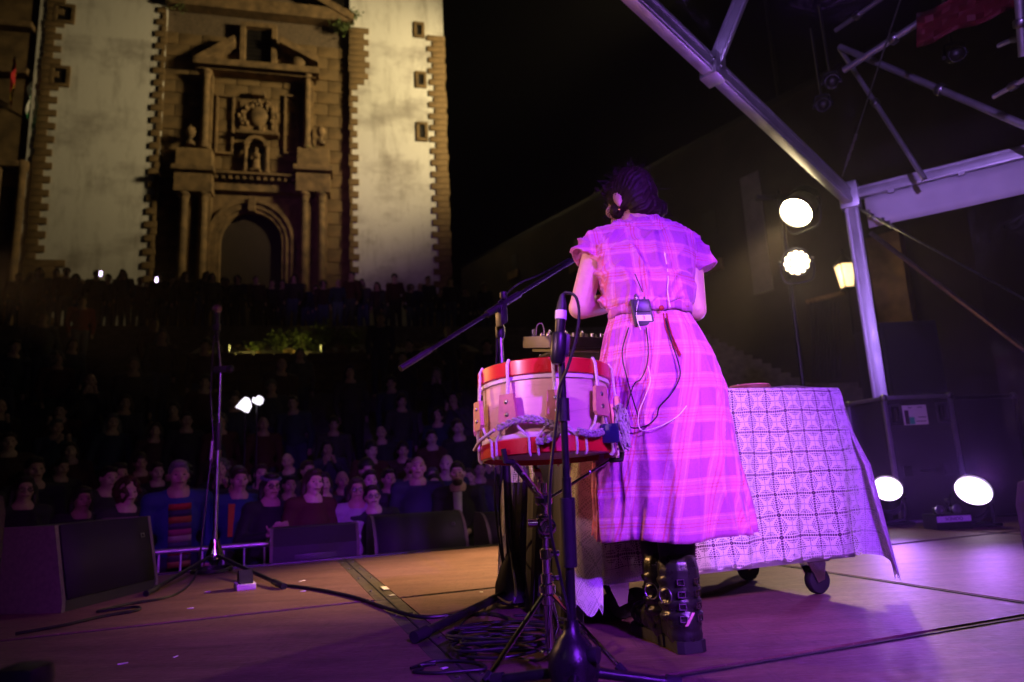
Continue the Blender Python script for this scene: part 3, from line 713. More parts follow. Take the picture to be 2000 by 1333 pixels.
# ---- long rendered house to the right
H0, H1 = Vector((-2.4, 33, 0)), Vector((11.5, 13.5, 0)); HD = (H1 - H0).normalized(); HN = Vector((HD.y, -HD.x, 0))
if HN.y > 0: HN = -HN
def onw(u, v, off=0.0): q = ray(u, v); t = ((H0 + HN * off - CAMP).dot(HN)) / q.dot(HN); return CAMP + q * t
ho = thing('long_house', H0, 'long dark rendered house closing the square behind the stage', 'house')
cH = (H0 + H1) / 2; LH = (H1 - H0).length + 8
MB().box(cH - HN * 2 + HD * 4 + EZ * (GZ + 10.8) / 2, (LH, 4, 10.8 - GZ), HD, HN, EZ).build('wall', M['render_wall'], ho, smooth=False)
MB().box(cH - HN * 2.03 + HD * 4 + EZ * 10.9, (LH + .3, 4.0, .22), HD, HN, EZ, .04).build('eaves', M['iron'], ho, smooth=False)
MB().prism([(-LH / 2, 0), (LH / 2, 0), (LH / 2, .001), (-LH / 2, .001)], HD, HN, EZ, cH - HN * 2 + HD * 4 + EZ * 11.05, .2).build('roof', M['iron'], ho, smooth=False)
def wbox(name, u0, v0, u1, v1, th, m, par=ho, off=0.0):
    a = onw(u0, v0); b_ = onw(u1, v1); c = (a + b_) / 2; w_ = abs((b_ - a).dot(HD)); h_ = abs(a.z - b_.z)
    return MB().box(c + HN * (off + th / 2), (w_, th, h_), HD, HN, EZ, .01).build(name, M[m], par, smooth=False)
win = wbox('barred_window', 1580, 585, 1642, 742, .03, 'dark_void')
for k in range(8):
    a = onw(1584 + k * 7.6, 590, .12); b_ = onw(1588 + k * 7.6, 740, .12); MB().tube([a, b_], .022, 6).build('bar', M['iron'], win)
for v in (640, 700): MB().tube([onw(1580, v, .12), onw(1642, v - 8, .12)], .018, 6).build('bar', M['iron'], win)
MB().box(onw(1611, 582, .06), (1.0, .16, .1), HD, HN, EZ).build('lintel', M['carved'], win)
for (u0, v0, u1, v1) in ((1260, 430, 1290, 500), (1120, 470, 1140, 520), (1000, 500, 1012, 535), (1370, 420, 1410, 520)):
    ww = wbox('window', u0, v0, u1, v1, .03, 'dark_void')
    wbox('window_sill', u0 - 4, v1, u1 + 4, v1 + 6, .15, 'carved', ho)
M['banner'] = mat('banner_cloth', (.22, .2, .17), .8, 0, .2, 3)
sg = wbox('banner', 1447, 350, 1512, 566, .04, 'banner', None, .02); tag(sg, 'pale blank banner hanging flat on the house wall', 'banner')
me = sg.data
# big dark panels of cut stone beside the barred window
for (u0, v0, u1, v1) in ((1700, 470, 1815, 760),): wbox('stone_pier', u0, v0, u1, v1, .25, 'ashlar_b')
# street lantern on a bracket
lp = onw(1652, 540, 1.2); lt = thing('street_lantern', onw(1665, 640, .02), 'lit street lantern on a wall bracket beside the tent leg', 'lantern')
for (i, j) in ((1, 0), (-1, 0), (0, 1), (0, -1)):
    X_ = Vector((i, j, 0)); Y_ = Vector((-j, i, 0))
    P = [lp + X_ * .11 + Y_ * .11 - EZ * .28, lp + X_ * .11 - Y_ * .11 - EZ * .28, lp + X_ * .17 - Y_ * .17 + EZ * .28, lp + X_ * .17 + Y_ * .17 + EZ * .28]
    MB().prism([(0, 0)], X_, Y_, EZ, lp, 0) if False else None
    mb = MB(); mb.add(P + [q - X_ * .006 for q in P], [(0, 1, 2, 3), (7, 6, 5, 4), (0, 4, 5, 1), (1, 5, 6, 2), (2, 6, 7, 3), (3, 7, 4, 0)]); mb.build('glass_pane', M['lantern_glass'], lt, smooth=False)
mb = MB()
for i in (-1, 1):
    for j in (-1, 1): mb.tube([lp + Vector((i * .112, j * .112, -.28)), lp + Vector((i * .172, j * .172, .28))], .012, 6)
mb.lathe([(.17, -.33), (.17, -.28)], lp, EZ, 4).lathe([(.26, .28), (.2, .36), (.06, .5), (.03, .6), (.05, .64), (.01, .7)], lp, EZ, 8); mb.build('lantern_frame', M['iron'], lt)
wp = onw(1665, 640, .0); MB().tube(spline([lp - EZ * .33, lp - EZ * .6, lp.lerp(wp, .6) - EZ * .75, Vector((wp.x, wp.y, lp.z - .5))], 6), .022, 8).build('bracket', M['iron'], lt)
l_ = bpy.data.lights.new('lantern_light', 'POINT'); l_.color = (1, .68, .32); l_.energy = 22; l_.shadow_soft_size = .15
lo = bpy.data.objects.new('lantern_light', l_); C.objects.link(lo); lo.parent = lt; lo.location = lp + HN * .35 + EZ * .0 - lt.location
# floodlight up on the long house washing the church front
fpz = H0 + HD * 17 - HN * 1.0 + EZ * 17.5
fl = stage_lamp('church_floodlight', fpz, fp(sD - 3.4, D3, 16.0), 'large floodlight on a mast above the roof of the long house', 14000, (1.0, .78, .38), 56, 'lamp_yellow', r=.2, L=.35, blend=.9, size=1.0, cat='floodlight')
MB().tube([fpz + EZ * .34, fpz - EZ * .2 - HN * .9, fpz - HN * .9 - EZ * 6.6], .06, 8).build('mast', M['iron'], fl)
# ================================================================== TENT FRAME AND BACK OF THE STAGE
LB = at(1722, 1036, 6.2); LT = at(1660, 388, 6.2); LB.z = 0; LB.x = LT.x; LB.y = LT.y
tf = thing('tent_frame', LB, 'aluminium tent frame with leg, rafter and white eave beam over the stage', 'tent')
dv = atz(2000, 305, LT.z) - LT; dv.z = 0; dv.normalize(); rv = (at(1240, -8, 3.9) - LT).normalized()
def extrude_profile(a, b, w_, h_, up, name, m='alu', slots=True):
    ax = (b - a); L = ax.length; ax.normalize(); sd = ax.cross(up).normalized(); u2 = sd.cross(ax).normalized(); c = (a + b) / 2
    o = MB().box(c, (L, w_, h_), ax, sd, u2, .008).build(name, M[m], tf)
    if slots:
        for s_ in (-1, 1):
            for q in (-.3, .3):
                MB().box(c + sd * s_ * (w_ / 2 + .001) + u2 * q * h_, (L, .012, .014), ax, sd, u2).build('keder_lip', M[m], o, smooth=False)
    return o
leg = extrude_profile(LB, LT + EZ * .06, .085, .125, (LT - CAMP).cross(EZ).normalized(), 'tent_leg')
MB().box(LB + EZ * .008, (.3, .3, .016)).build('base_plate', M['steel'], tf)
RT = LT + rv * 4.6
extrude_profile(LT, RT, .08, .16, EZ, 'rafter')
EV = LT + dv * 5.2
extrude_profile(LT + dv * .05 + EZ * .03, EV + EZ * .03, .09, .11, EZ, 'eave_beam')
# white fabric valance under the eave beam
P = []
for i in range(5):
    row = []
    for j in range(41):
        q = j / 40; p = LT + dv * (.12 + 5.0 * q) - EZ * (.03 + .30 * i / 4) + dv.cross(EZ) * (.006 * math.sin(q * 34) * i / 4 + .003 * math.sin(q * 80 + i))
        row.append(p)
    P.append(row)
val = MB().grid(P); val = val.build('valance', M['white_sheet'], tf); sm_ = val.modifiers.new('solid', 'SOLIDIFY'); sm_.thickness = .006
for q in (.35, .9, 1.5, 2.1, 2.8, 3.5): MB().box(LT + dv * q - EZ * .035 + dv.cross(EZ) * .03, (.05, .03, .03), dv, dv.cross(EZ), EZ).build('valance_clip', M['alu'], tf)
# corner gusset, cross tube to the rafter, bolts
MB().box(LT + EZ * .02, (.17, .15, .26), dv, dv.cross(EZ), EZ, .015).build('corner_joint', M['alu'], tf)
q0 = LT.lerp(RT, .0); sJ = at(1352, 68, 4.7); tJ = (sJ - LT).dot(rv); J = LT + rv * tJ
extrude_profile(J, at(1470, -60, 4.4), .06, .10, EZ, 'purlin')
MB().box(J, (.14, .14, .2), rv, rv.cross(EZ), rv.cross(rv.cross(EZ)), .01).build('purlin_bracket', M['alu'], tf)
for k in (-.05, .05): MB().lathe([(.014, 0), (.014, .012), (.006, .016)], J + rv * k + Vector((0, -.11, -.02)), Vector((0, -1, 0)), 6).build('bolt', M['steel'], tf)
# dark roof skin above
rf = MB(); a = LT + EZ * .12; b_ = RT + EZ * .12; c = EV + EZ * .12; d = c + rv * 4.6
P = []
for i in range(13):
    P.append([a.lerp(b_, i / 12).lerp(c.lerp(d, i / 12), j / 16) + EZ * (-.05 * math.sin(math.pi * j / 16) + .01 * math.sin(j * 2.1 + i)) for j in range(17)])
rfo = rf.grid(P).build('roof_skin', M['roof_clear'], tf)
# lighting grid tubes hung below the roof
tg = [((2040, 262, 4.85), (1640, 92, 6.0), .03), ((1648, 138, 5.7), (1880, -10, 4.9), .03), ((1632, 60, 5.9), (1730, -8, 5.4), .022), ((1640, 95, 6.05), (1806, 350, 5.5), .022), ((1940, 190, 4.6), (2030, 140, 4.3), .018), ((1950, 90, 4.7), (2030, 55, 4.4), .018), ((1990, -10, 4.3), (1998, 110, 4.5), .03)]
gr = thing('lighting_grid', at(1640, 92, 6.0), 'dark scaffold tubes criss-crossing under the tent roof', 'scaffold')
for (p, q, r_) in tg:
    A, B = at(*p), at(*q); tb = MB().tube([A, B], r_, 10).build('scaffold_tube', M['alu'], gr)
    m_ = A.lerp(B, .45); MB().lathe([(r_ * 1.5, -.03), (r_ * 1.7, -.02), (r_ * 1.7, .02), (r_ * 1.5, .03)], m_, (B - A), 10).build('coupler', M['steel'], gr)
# guy wires and turnbuckles
def wire(a, b, r_, lab, hooks):
    t = thing('guy_wire', a, lab, 'cable'); MB().tube([a, b], r_, 6).build('wire_strand', M['steel'], t)
    for h in hooks:
        m_ = a.lerp(b, h); MB().tube([m_ - (b - a).normalized() * .06, m_ + (b - a).normalized() * .06], [r_ * 1.4, r_ * 2.2], 8).build('turnbuckle', M['steel'], t)
        MB().lathe([(.012, -.012), (.016, 0), (.012, .012)], m_ + Vector((.012, 0, .02)), (1, 0, 0), 8).build('hook', M['steel'], t)
wire(at(1645, 345, 6.1), at(1762, -10, 5.0), .007, 'thin steel wire rising from the tent corner to the roof', (.1, .16, .22))
wire(at(1678, 408, 6.12), at(2010, 590, 5.0), .009, 'thin steel wire sloping down from the tent corner past the valance', (.06, .16, .2))
wire(at(1700, 455, 6.15), at(2010, 690, 5.6), .022, 'thick dark strap running down behind the thin wire', ())
# small lights and devices in the dark of the roof
for (u, v, y, lab) in ((1608, 205, 6.3, 'violet lit lamp housing hanging in the dark beside the rafter'), (1625, 160, 6.2, 'small lamp housing hung near the crossing of the tubes'), (1868, 106, 5.2, 'small lamp housing hung under the red drape')):
    p = at(u, v, y); hl = stage_lamp('hanging_lamp', p, p + Vector((-.4, -1, -.5)), lab, 0, (1, 1, 1), 10, 'dark_void', r=.06, L=.14)
    MB().tube([p + Vector((.02, .06, .12)), p + Vector((.02, .06, .9))], .012, 6).build('hanger', M['black_metal'], hl)
# red drape in the roof corner
P = []
for i in range(7):
    P.append([at(1790 + 230 * j / 14, 60 - 90 * j / 14 + (i - 3) * 11 + 4 * math.sin(j), 4.9 - .4 * j / 14 + .04 * math.sin(i * 2 + j * 1.3)) for j in range(15)])
rd = MB().grid(P).build('red_drape', mat('red_drape_cloth', (.14, .006, .012), .7, 0, .2, 6, .2)); tag(rd, 'dark red cloth gathered under the tent roof', 'drape'); rd.modifiers.new('s', 'SOLIDIFY').thickness = .006

# ---- the two warm stage lamps on a stand
ls = at(1556, 512, 6.6); ls.z = 0
sd_ = thing('lamp_stand', ls, 'black lamp stand behind the table carrying two warm lamps', 'stand')
top = at(1556, 385, 6.75)
MB().tube([Vector((ls.x, ls.y + .25, 0)), Vector((ls.x + .02, ls.y + .25, top.z + .12))], .022, 10).build('pole', M['black_metal'], sd_)
for k in range(3):
    q = k * 2.094 + .4; MB().tube([Vector((ls.x, ls.y + .25, .5)), Vector((ls.x + .55 * math.cos(q), ls.y + .25 + .55 * math.sin(q), .015))], .014, 8).build('leg', M['black_metal'], sd_)
MB().box((ls.x + .02, ls.y + .25, top.z + .05), (.5, .05, .05)).build('crossbar', M['black_metal'], sd_)
L1 = at(1556, 414, 6.5); L2 = at(1556, 513, 6.5)
stage_lamp('stage_lamp', L1, (.1, 4.6, 0), 'bright warm stage lamp with round glass, upper of the two on the stand', 4600, (1.0, .62, .27), 32, 'lamp_yellow', r=.155, L=.3, blend=1.0, size=.1, yoke='stand')
stage_lamp('led_lamp', L2, (1.3, 2.4, .6), 'round lamp of many small warm lenses below the brighter lamp', 210, (1.0, .66, .38), 58, 'lamp_led', r=.125, L=.2, blend=.5, size=.08, leds=True, yoke='stand')
# ---- two violet floor lamps
V1 = at(1733, 957, 5.55); V2 = at(1900, 961, 5.15)
stage_lamp('floor_lamp', V1, V1 + Vector((-.7, -1.7, 1.0)), 'round violet floor lamp between the lace cloth and the flight case', 150, (.42, .14, 1.0), 100, 'lamp_violet', r=.105, L=.3, blend=.6, yoke='stand', floor_z=0)
stage_lamp('floor_lamp', V2, V2 + Vector((-.5, -1.7, 1.05)), 'round violet floor lamp in front of the plain dark case', 150, (.42, .14, 1.0), 100, 'lamp_violet', r=.118, L=.32, blend=.6, yoke='stand', floor_z=0)
for V, rr in ((V1, .105), (V2, .118)):
    t = [o for o in C.objects if o.name.startswith('floor_lamp') and abs(o.location.x - V.x) < .01][0]
    MB().box((V.x + .05, V.y + .14, .012), (.3, .22, .024), bev=.006).build('base_plate', M['black_metal'], t)
    MB().tube([(V.x + .05, V.y + .14, .02), (V.x + .05, V.y + .14, max(.05, V.z - rr * 1.3))], .03, 10).build('base_post', M['black_metal'], t)
# ---- road cases at the back
def road_case(c, w_, d_, h_, X_, lab, name='flight_case', trim='alu', full=True, z0=0.0):
    Y_ = Vector((-X_.y, X_.x, 0)); t = thing(name, (c.x, c.y, z0), lab, 'case'); c = Vector((c.x, c.y, z0 + h_ / 2))
    MB().box(c, (w_, d_, h_), X_, Y_, EZ, .006).build('panel', M['case_black'], t)
    e = .034; k = w_ / 2, d_ / 2, h_ / 2
    for i in (-1, 1):
        for j in (-1, 1):
            MB().box(c + X_ * i * k[0] + Y_ * j * k[1], (e, e, h_ - .02), X_, Y_, EZ, .006).build('edge_trim', M[trim], t)
            MB().box(c + X_ * i * k[0] + EZ * j * k[2], (e, d_ - .02, e), X_, Y_, EZ, .006).build('edge_trim', M[trim], t)
            MB().box(c + Y_ * i * k[1] + EZ * j * k[2], (w_ - .02, e, e), X_, Y_, EZ, .006).build('edge_trim', M[trim], t)
            for l in (-1, 1): MB().ell(c + X_ * i * k[0] + Y_ * j * k[1] + EZ * l * k[2], (.032, .032, .032), 10, 7).build('corner_ball', M['steel'], t)
    if full:
        f = c - Y_ * (k[1] + .003)
        for i in (-1, 1):
            p = f + X_ * i * (k[0] - .085) + EZ * (k[2] - .14)
            hd = MB()
            for (dx, dz, sx, sz) in ((0, .075, .11, .02), (0, -.075, .11, .02), (-.045, 0, .02, .13), (.045, 0, .02, .13)): hd.box(p + X_ * dx + EZ * dz, (sx, .008, sz), X_, Y_, EZ, .003)
            hb = hd.build('handle', M['steel'], t)
            MB().box(p, (.07, .004, .13), X_, Y_, EZ).build('handle_dish', M['black_metal'], hb); MB().tube([p - EZ * .05 - Y_ * .012, p + EZ * .05 - Y_ * .012], .011, 8).build('handle_grip', M['rubber'], hb)
        for i in (-.3, .3): MB().box(f + X_ * i * w_ - EZ * .1, (.07, .01, .09), X_, Y_, EZ, .004).build('latch', M['black_metal'], t)
    return t, c, Y_
ca = at(1782, 1000, 5.95); cX = Vector((1, .12, 0)).normalized()
cB = at(1722, 1045, 5.85); hh = (at(1782, 778, 5.9).z)
t, c, Y_ = road_case(Vector((at(1783, 900, 5.95).x, 6.05, 0)), .60, .5, hh, cX, 'black flight case with silver trim and a white label')
f = c - Y_ * .2535; X_ = cX
MB().box(f - X_ * .04 + EZ * (hh / 2 - .15), (.22, .003, .165), X_, Y_, EZ).build('paper_label', M['paper'], t, smooth=False)
lb = t.children[-1]; f2 = f - Y_ * .0025 - X_ * .04 + EZ * (hh / 2 - .15)
MB().box(f2 - X_ * .078 - EZ * .018, (.036, .002, .118), X_, Y_, EZ).build('label_stripe', M['ink'], lb, smooth=False)
MB().box(f2 - X_ * .034 - EZ * .048, (.046, .002, .06), X_, Y_, EZ).build('label_patch', M['green_tape'], lb, smooth=False)
for (dx, dz, L_) in ((-.04, .062, .035), (.05, .062, .04), (.06, -.02, .07), (.045, -.055, .09)): MB().box(f2 + X_ * dx + EZ * dz, (L_, .002, .006), X_, Y_, EZ).build('label_print', M['ink'], lb, smooth=False)
MB().box(f - EZ * .10, (.14, .006, .018), X_, Y_, EZ).build('name_plate', M['steel'], t, smooth=False)
road_case(Vector((at(1918, 900, 6.0).x, 6.15, 0)), .6, .5, hh * .98, cX, 'plain dark case beside the trimmed flight case', trim='black_metal', full=False)
# stacked loudspeakers wrapped behind
def cabinet(c, sx, sy, sz, lab, group=None):
    t = thing('loudspeaker', (c.x, c.y, c.z - sz / 2), lab, 'loudspeaker', group)
    MB().box(c, (sx, sy, sz), bev=.03).build('cabinet', M['cone_black'], t)
    MB().box(c - Vector((0, sy / 2 + .006, 0)), (sx - .08, .012, sz - .08), bev=.004).build('grille', M['grille'], t)
    for i in (-1, 1): MB().box(c + Vector((i * (sx / 2 + .004), 0, 0)), (.01, .2, .1), bev=.003).build('side_handle', M['black_metal'], t)
p = at(1770, 800, 7.9); hgt = at(1770, 636, 7.9).z
for k in range(3):
    h_ = (hgt - GZ) / 3; cabinet(Vector((p.x, 7.9, GZ + h_ * (k + .5))), .66, .6, h_ - .01, ['lowest loudspeaker of the black stack behind the flight case', 'middle loudspeaker of the black stack behind the flight case', 'top loudspeaker of the black stack behind the flight case'][k])
# clear rain sheet on the tent side
P = []
for i in range(26):
    row = []
    for j in range(30):
        q = j / 29; base = LT + dv * (.18 + 3.4 * q) - dv.cross(EZ) * -.03
        z = (LT.z - .36) * (1 - i / 25) + .03 * i / 25
        row.append(Vector((base.x, base.y, z)) + dv.cross(EZ) * (.05 * math.sin(j * .8) + .03 * math.sin(i * .5 + j * .3)) * (.3 + i / 25))
    P.append(row)
# (its lower hem stays rolled just above the stage boards)
ps = thing('rain_sheet', LT - EZ * 1.0, 'clear plastic rain sheet with drips closing the tent side', 'plastic sheet')
MB().grid([r_[6:] for r_ in P[:20]]).build('clear_film', M['clear'], ps)
dr_ = random.Random(2); drops = MB()
for k in range(46):
    i, j = dr_.randrange(2, 19), dr_.randrange(7, 29); q = P[i][j]; L_ = dr_.uniform(.01, .05)
    drops.tube([q - Vector((0, .012, 0)), q - Vector((0, .012, L_))], [.0035, .005], 5)
drops.build('drips', M['chrome'], ps)['kind'] = 'stuff'
# ---- SONIDO box
sx_ = at(1850, 1020, 5.2); bz = thing('stage_box', (sx_.x, sx_.y, 0), 'small black box with white tape lettered SONIDO on the stage', 'box')
cc = Vector((sx_.x, sx_.y, .055)); bX = Vector((1, .05, 0)).normalized(); bY = Vector((-bX.y, bX.x, 0))
MB().box(cc, (.27, .16, .11), bX, bY, EZ, .008).build('body', M['black_metal'], bz)
tp = MB().box(cc - bY * .0815 + EZ * .02, (.255, .002, .042), bX, bY, EZ).build('tape_label', M['white_tape'], bz, smooth=False)
def text(body, size, pos, Xd, Yd, par, m, name='lettering', depth=.0006):
    cu = bpy.data.curves.new('t', 'FONT'); cu.body = body; cu.size = size; cu.align_x = 'CENTER'; cu.align_y = 'CENTER'; cu.extrude = depth
    o = bpy.data.objects.new('t', cu); C.objects.link(o); dg = bpy.context.evaluated_depsgraph_get(); me = bpy.data.meshes.new_from_object(o.evaluated_get(dg)); bpy.data.objects.remove(o)
    Xd, Yd = Vector(Xd).normalized(), Vector(Yd).normalized(); Z_ = Xd.cross(Yd); off = wloc(par)
    for q in me.vertices: q.co = Vector(pos) + Xd * q.co.x + Yd * q.co.y + Z_ * q.co.z - off
    me.materials.clear(); return link(name, me, M[m], par)
text('SONIDO', .034, cc - bY * .0836 + EZ * .02, bX, EZ, tp, 'ink')
for s_ in (-.07, .06):
    MB().lathe([(.03, 0), (.034, .006), (.034, .02), (.018, .024), (.018, .012)], cc + bX * s_ - bY * .03 + EZ * .085, -bY, 16).build('socket', M['steel'], bz)
    MB().box(cc + bX * s_ - bY * .015 + EZ * .075, (.06, .03, .05), bX, bY, EZ, .006).build('socket_mount', M['black_metal'], bz)
# right-hand edge: rounded black loudspeaker close to the lens
p = at(2140, 1030, 1.75); p.z = 0
nl = thing('monitor_cabinet', p, 'rounded black monitor cabinet standing apart from the violet lamps', 'loudspeaker')
zt = at(1990, 925, 1.75).z
MB().box((p.x + .13, p.y, zt / 2), (.42, .4, zt), bev=.09).build('cabinet', M['cone_black'], nl)
MB().box((p.x + .13, p.y - .202, zt / 2), (.3, .012, zt * .75), bev=.004).build('grille', M['grille'], nl)
# left-hand edge: blurred near things
p = at(-128, 1150, 1.5); zt = at(-20, 955, 1.5).z
nl = thing('amplifier_cabinet', (p.x, 1.5, 0), 'tall tan amplifier cabinet standing behind the large stage monitor', 'amplifier')
mt = mat('tan_vinyl', (.035, .022, .012), .8, 0, .2, 40, .2)
MB().box((p.x - .08, 1.5, zt / 2), (.25, .3, zt), bev=.05).build('cabinet', mt, nl); MB().box((p.x - .08, 1.345, zt / 2), (.2, .012, zt * .8), bev=.004).build('grille_cloth', M['black_cloth'], nl)
p = at(45, 1322, 1.2)
nl = thing('hand_truck_clamp', (p.x, p.y, 0), 'black clamp with two brass knobs low at the stage corner', 'clamp')
MB().box((p.x, p.y, p.z / 2 + .01), (.075, .07, p.z + .02), bev=.02).build('body', M['black_metal'], nl)
for s_ in (-.045, .05): MB().lathe([(.012, 0), (.02, .006), (.02, .02), (.008, .026)], (p.x + s_, p.y - .03, p.z * .9), (s_ * 8, -1, 0), 14).build('knob', M['gold'], nl)
# ---- wedge monitors
def wedge(c, X_, w_, d_, h_, lab, slope=.62, curved=False, badge=True, z0=0.0, back=False):
    """X_ along the width, grille faces -Y_"""
    Y_ = Vector((-X_.y, X_.x, 0)); t = thing('stage_monitor', (c.x, c.y, z0), lab, 'loudspeaker'); b0 = Vector((c.x, c.y, z0))
    if curved:
        prof = [(-d_ / 2, 0), (-d_ / 2 + .02, .06)] + [(-d_ / 2 + .03 + (d_ * slope) * (1 - math.cos(math.pi / 2 * i / 8)), .08 + (h_ - .08) * math.sin(math.pi / 2 * i / 8)) for i in range(1, 9)] + [(d_ / 2 - .05, h_), (d_ / 2, h_ * .75), (d_ / 2, 0)]
    else:
        prof = [(-d_ / 2, 0), (-d_ / 2, .05), (-d_ / 2 + d_ * slope, h_), (d_ / 2 - .08, h_), (d_ / 2, h_ * .7), (d_ / 2, 0)]
    k = len(prof)
    body = MB().prism([(p_[0], p_[1]) for p_ in prof], Y_, EZ, X_, b0 - X_ * (w_ / 2 - .02), w_ - .04).build('cabinet', M['cone_black'], t, ang=30)
    for s_ in (-1, 1):
        pr = [(p_[0] * 1.02, max(0, p_[1] * 1.015 - .0)) for p_ in prof]
        MB().prism(pr, Y_, EZ, X_ * s_, b0 + X_ * s_ * (w_ / 2 - .02), .022).build('side_cheek', M['case_side'], t, ang=30)
    gp = [p_ for p_ in prof if p_[0] < -d_ / 2 + d_ * slope + .04][1:]
    P = [[b0 + X_ * (-w_ / 2 + .03 + (w_ - .06) * j / 4) + Y_ * (p_[0] - .008) + EZ * (p_[1] + .006) for j in range(5)] for p_ in gp]
    gm = MB().grid(P).build('grille', M['grille'], t); gm.modifiers.new('s', 'SOLIDIFY').thickness = .006
    if badge:
        i = len(gp) // 2; a, b_ = Vector((0, gp[i - 1][0], gp[i - 1][1])), Vector((0, gp[i][0], gp[i][1])); 
        tt = .72; q = a.lerp(b_, tt) if len(gp) == 2 else b_
        dy = (Y_ * (b_.y - a.y) + EZ * (b_.z - a.z)).normalized(); nn = X_.cross(dy).normalized()
        p = b0 + X_ * (w_ * .36) + Y_ * q.y + EZ * q.z + nn * .016
        bd = MB().box(p, (.03, .024, .003), X_, dy, nn).build('badge', M['steel'], t, smooth=False)
        MB().prism([(-.011, -.008), (.008, -.008), (.008, .001), (-.003, .008), (-.011, .008)], X_, dy, nn, p + nn * .0016, .001).build('badge_mark', M['ink'], bd, smooth=False)
    if back:
        pb = b0 - X_ * 0 + Y_ * (d_ / 2)
        MB().box(pb + EZ * h_ * .35, (.3, .01, h_ * .4), X_, Y_, EZ, .004).build('connector_plate', M['black_metal'], t)
        for s_ in (-.12, .1):
            MB().lathe([(.03, 0), (.03, .04), (.02, .05)], pb + X_ * s_ + EZ * h_ * .38, Y_, 12).build('connector', M['black_plastic'], t)
            MB().tube(spline([pb + X_ * s_ + Y_ * .05 + EZ * h_ * .38, pb + X_ * (s_ + .03) + Y_ * .13 + EZ * h_ * .34, pb + X_ * (s_ + .06) + Y_ * .16 + EZ * h_ * .12, pb + X_ * (s_ + .08) + Y_ * .18 + EZ * .012], 6), .009, 8).build('lead', M['steel'], t)
    return t
M['case_side'] = mat('cabinet_side_paint', (.13, .12, .09), .6, 0, .2, 50, .2)
w0, w1 = atz(125, 1196), atz(302, 1150); wX = (w1 - w0).normalized(); wY = Vector((-wX.y, wX.x, 0))
hw = at(302, 1010, w1.y).z
wedge((w0 + w1) / 2 + wY * .22, wX, (w1 - w0).length + .04, .44, hw, 'large black stage monitor standing on the boards near the lone microphone stand', slope=.16)
subs = []
def sub(c, X_, sx, sy, zt, lab):
    Y_ = Vector((-X_.y, X_.x, 0)); t = thing('subwoofer', (c.x, c.y, GZ), lab, 'loudspeaker', 'subwoofers along the stage front'); cz = Vector((c.x, c.y, (zt + GZ) / 2))
    MB().box(cz, (sx, sy, zt - GZ), X_, Y_, EZ, .012).build('cabinet', M['cone_black'], t); MB().box(cz + Y_ * (sy / 2 + .006), (sx - .06, .012, zt - GZ - .06), X_, Y_, EZ).build('grille', M['grille'], t)
for (u0, u1, vt, n_, lab, cv, back, fl) in ((528, 694, 1026, 5.78, 'stage monitor turned away showing its cable sockets', False, True, True), (724, 900, 1004, 5.85, 'black stage monitor with curved grille and pale side edges', True, False, False), (940, 1090, 998, 5.9, 'stage monitor half hidden behind the lace cloth', True, False, False)):
    def onN(u, v, nn): q = ray(u, v); return CAMP + q * (nn / q.dot(E2))
    a, b_ = onN(u0, vt, n_), onN(u1, vt, n_); zt = (a.z + b_.z) / 2; c = (a + b_) / 2; c.z = 0
    zb = zt - .42
    sub(c, E1, (b_ - a).length + .02, .62, zb, 'black subwoofer on the square carrying a stage monitor')
    wedge(c, -E1 if fl else E1, (b_ - a).length, .5, .42, lab, slope=.55, curved=cv, z0=zb, back=back)
# ---- crowd barrier
br = thing('crowd_barrier', st(-1.6, 5.95, GZ), 'steel crowd barrier in front of the blue jacketed man', 'barrier')
for z in (.10, -.78): MB().tube([st(-3.2, 5.95, z), st(.75, 5.95, z)], .02, 10).build('rail', M['alu'], br)
for k in range(26): MB().tube([st(-3.15 + k * .15, 5.95, .10), st(-3.15 + k * .15, 5.95, -.78)], .008, 6).build('bar', M['alu'], br)
for m_ in (-3.1, -1.2, .65): MB().tube([st(m_, 5.75, GZ + .02), st(m_, 6.15, GZ + .02)], .02, 8).build('foot', M['alu'], br); MB().tube([st(m_, 5.95, GZ + .02), st(m_, 5.95, .1)], .018, 8).build('post', M['alu'], br)
# ================================================================== STANDS, DRUM, TABLE
def tripod(t, base, r, ang0, m, hub_z=.13, rad=.011, foot=True, lift=.02):
    for k in range(3):
        q = ang0 + k * 2.0944; d = Vector((math.cos(q), math.sin(q), 0))
        lg = MB().tube([base + d * .03 + EZ * hub_z, base + d * r + EZ * lift], rad, 10).build('leg', M[m], t)
        if foot: MB().tube([base + d * (r - .06) + EZ * (lift + (hub_z - lift) * .06 / r), base + d * (r + .015) + EZ * (lift - .002)], rad * 1.35, 10).build('rubber_foot', M['rubber'], lg)
# ---- lone vocal microphone stand
mb0 = atz(418, 1112); mp_top = at(432, 722, mb0.y)
ms = thing('microphone_stand', mb0, 'tall straight microphone stand with round headed microphone, alone on the stage edge', 'microphone stand')
MB().lathe([(.012, .20), (.03, .2), (.036, .17), (.06, .1), (.062, .07), (.03, .05), (.02, .02)], mb0, EZ, 24).build('hub', M['chrome'], ms)
for k, (u, v) in enumerate(((555, 1146), (285, 1160), (432, 1085))):
    e = atz(u, v, .015); a = mb0 + EZ * .1
    lg = MB().tube([a, e], .012, 10).build('leg', M['black_metal'], ms); MB().tube([e.lerp(a, .12), e], .017, 10).build('rubber_foot', M['rubber'], lg)
PJ = Vector((mb0.x + .0, mb0.y, mp_top.z))
MB().tube([mb0 + EZ * .1, mb0 + EZ * 1.0], .016, 12).build('lower_tube', M['steel'], ms)
MB().tube([mb0 + EZ * .85, PJ], .010, 12).build('upper_tube', M['steel'], ms)
MB().lathe([(.02, 0), (.024, .02), (.024, .17), (.018, .2)], mb0 + EZ * .82, EZ, 16).build('clutch', M['black_plastic'], ms)
MB().box(PJ, (.10, .035, .05), bev=.008).build('boom_joint', M['black_plastic'], ms)
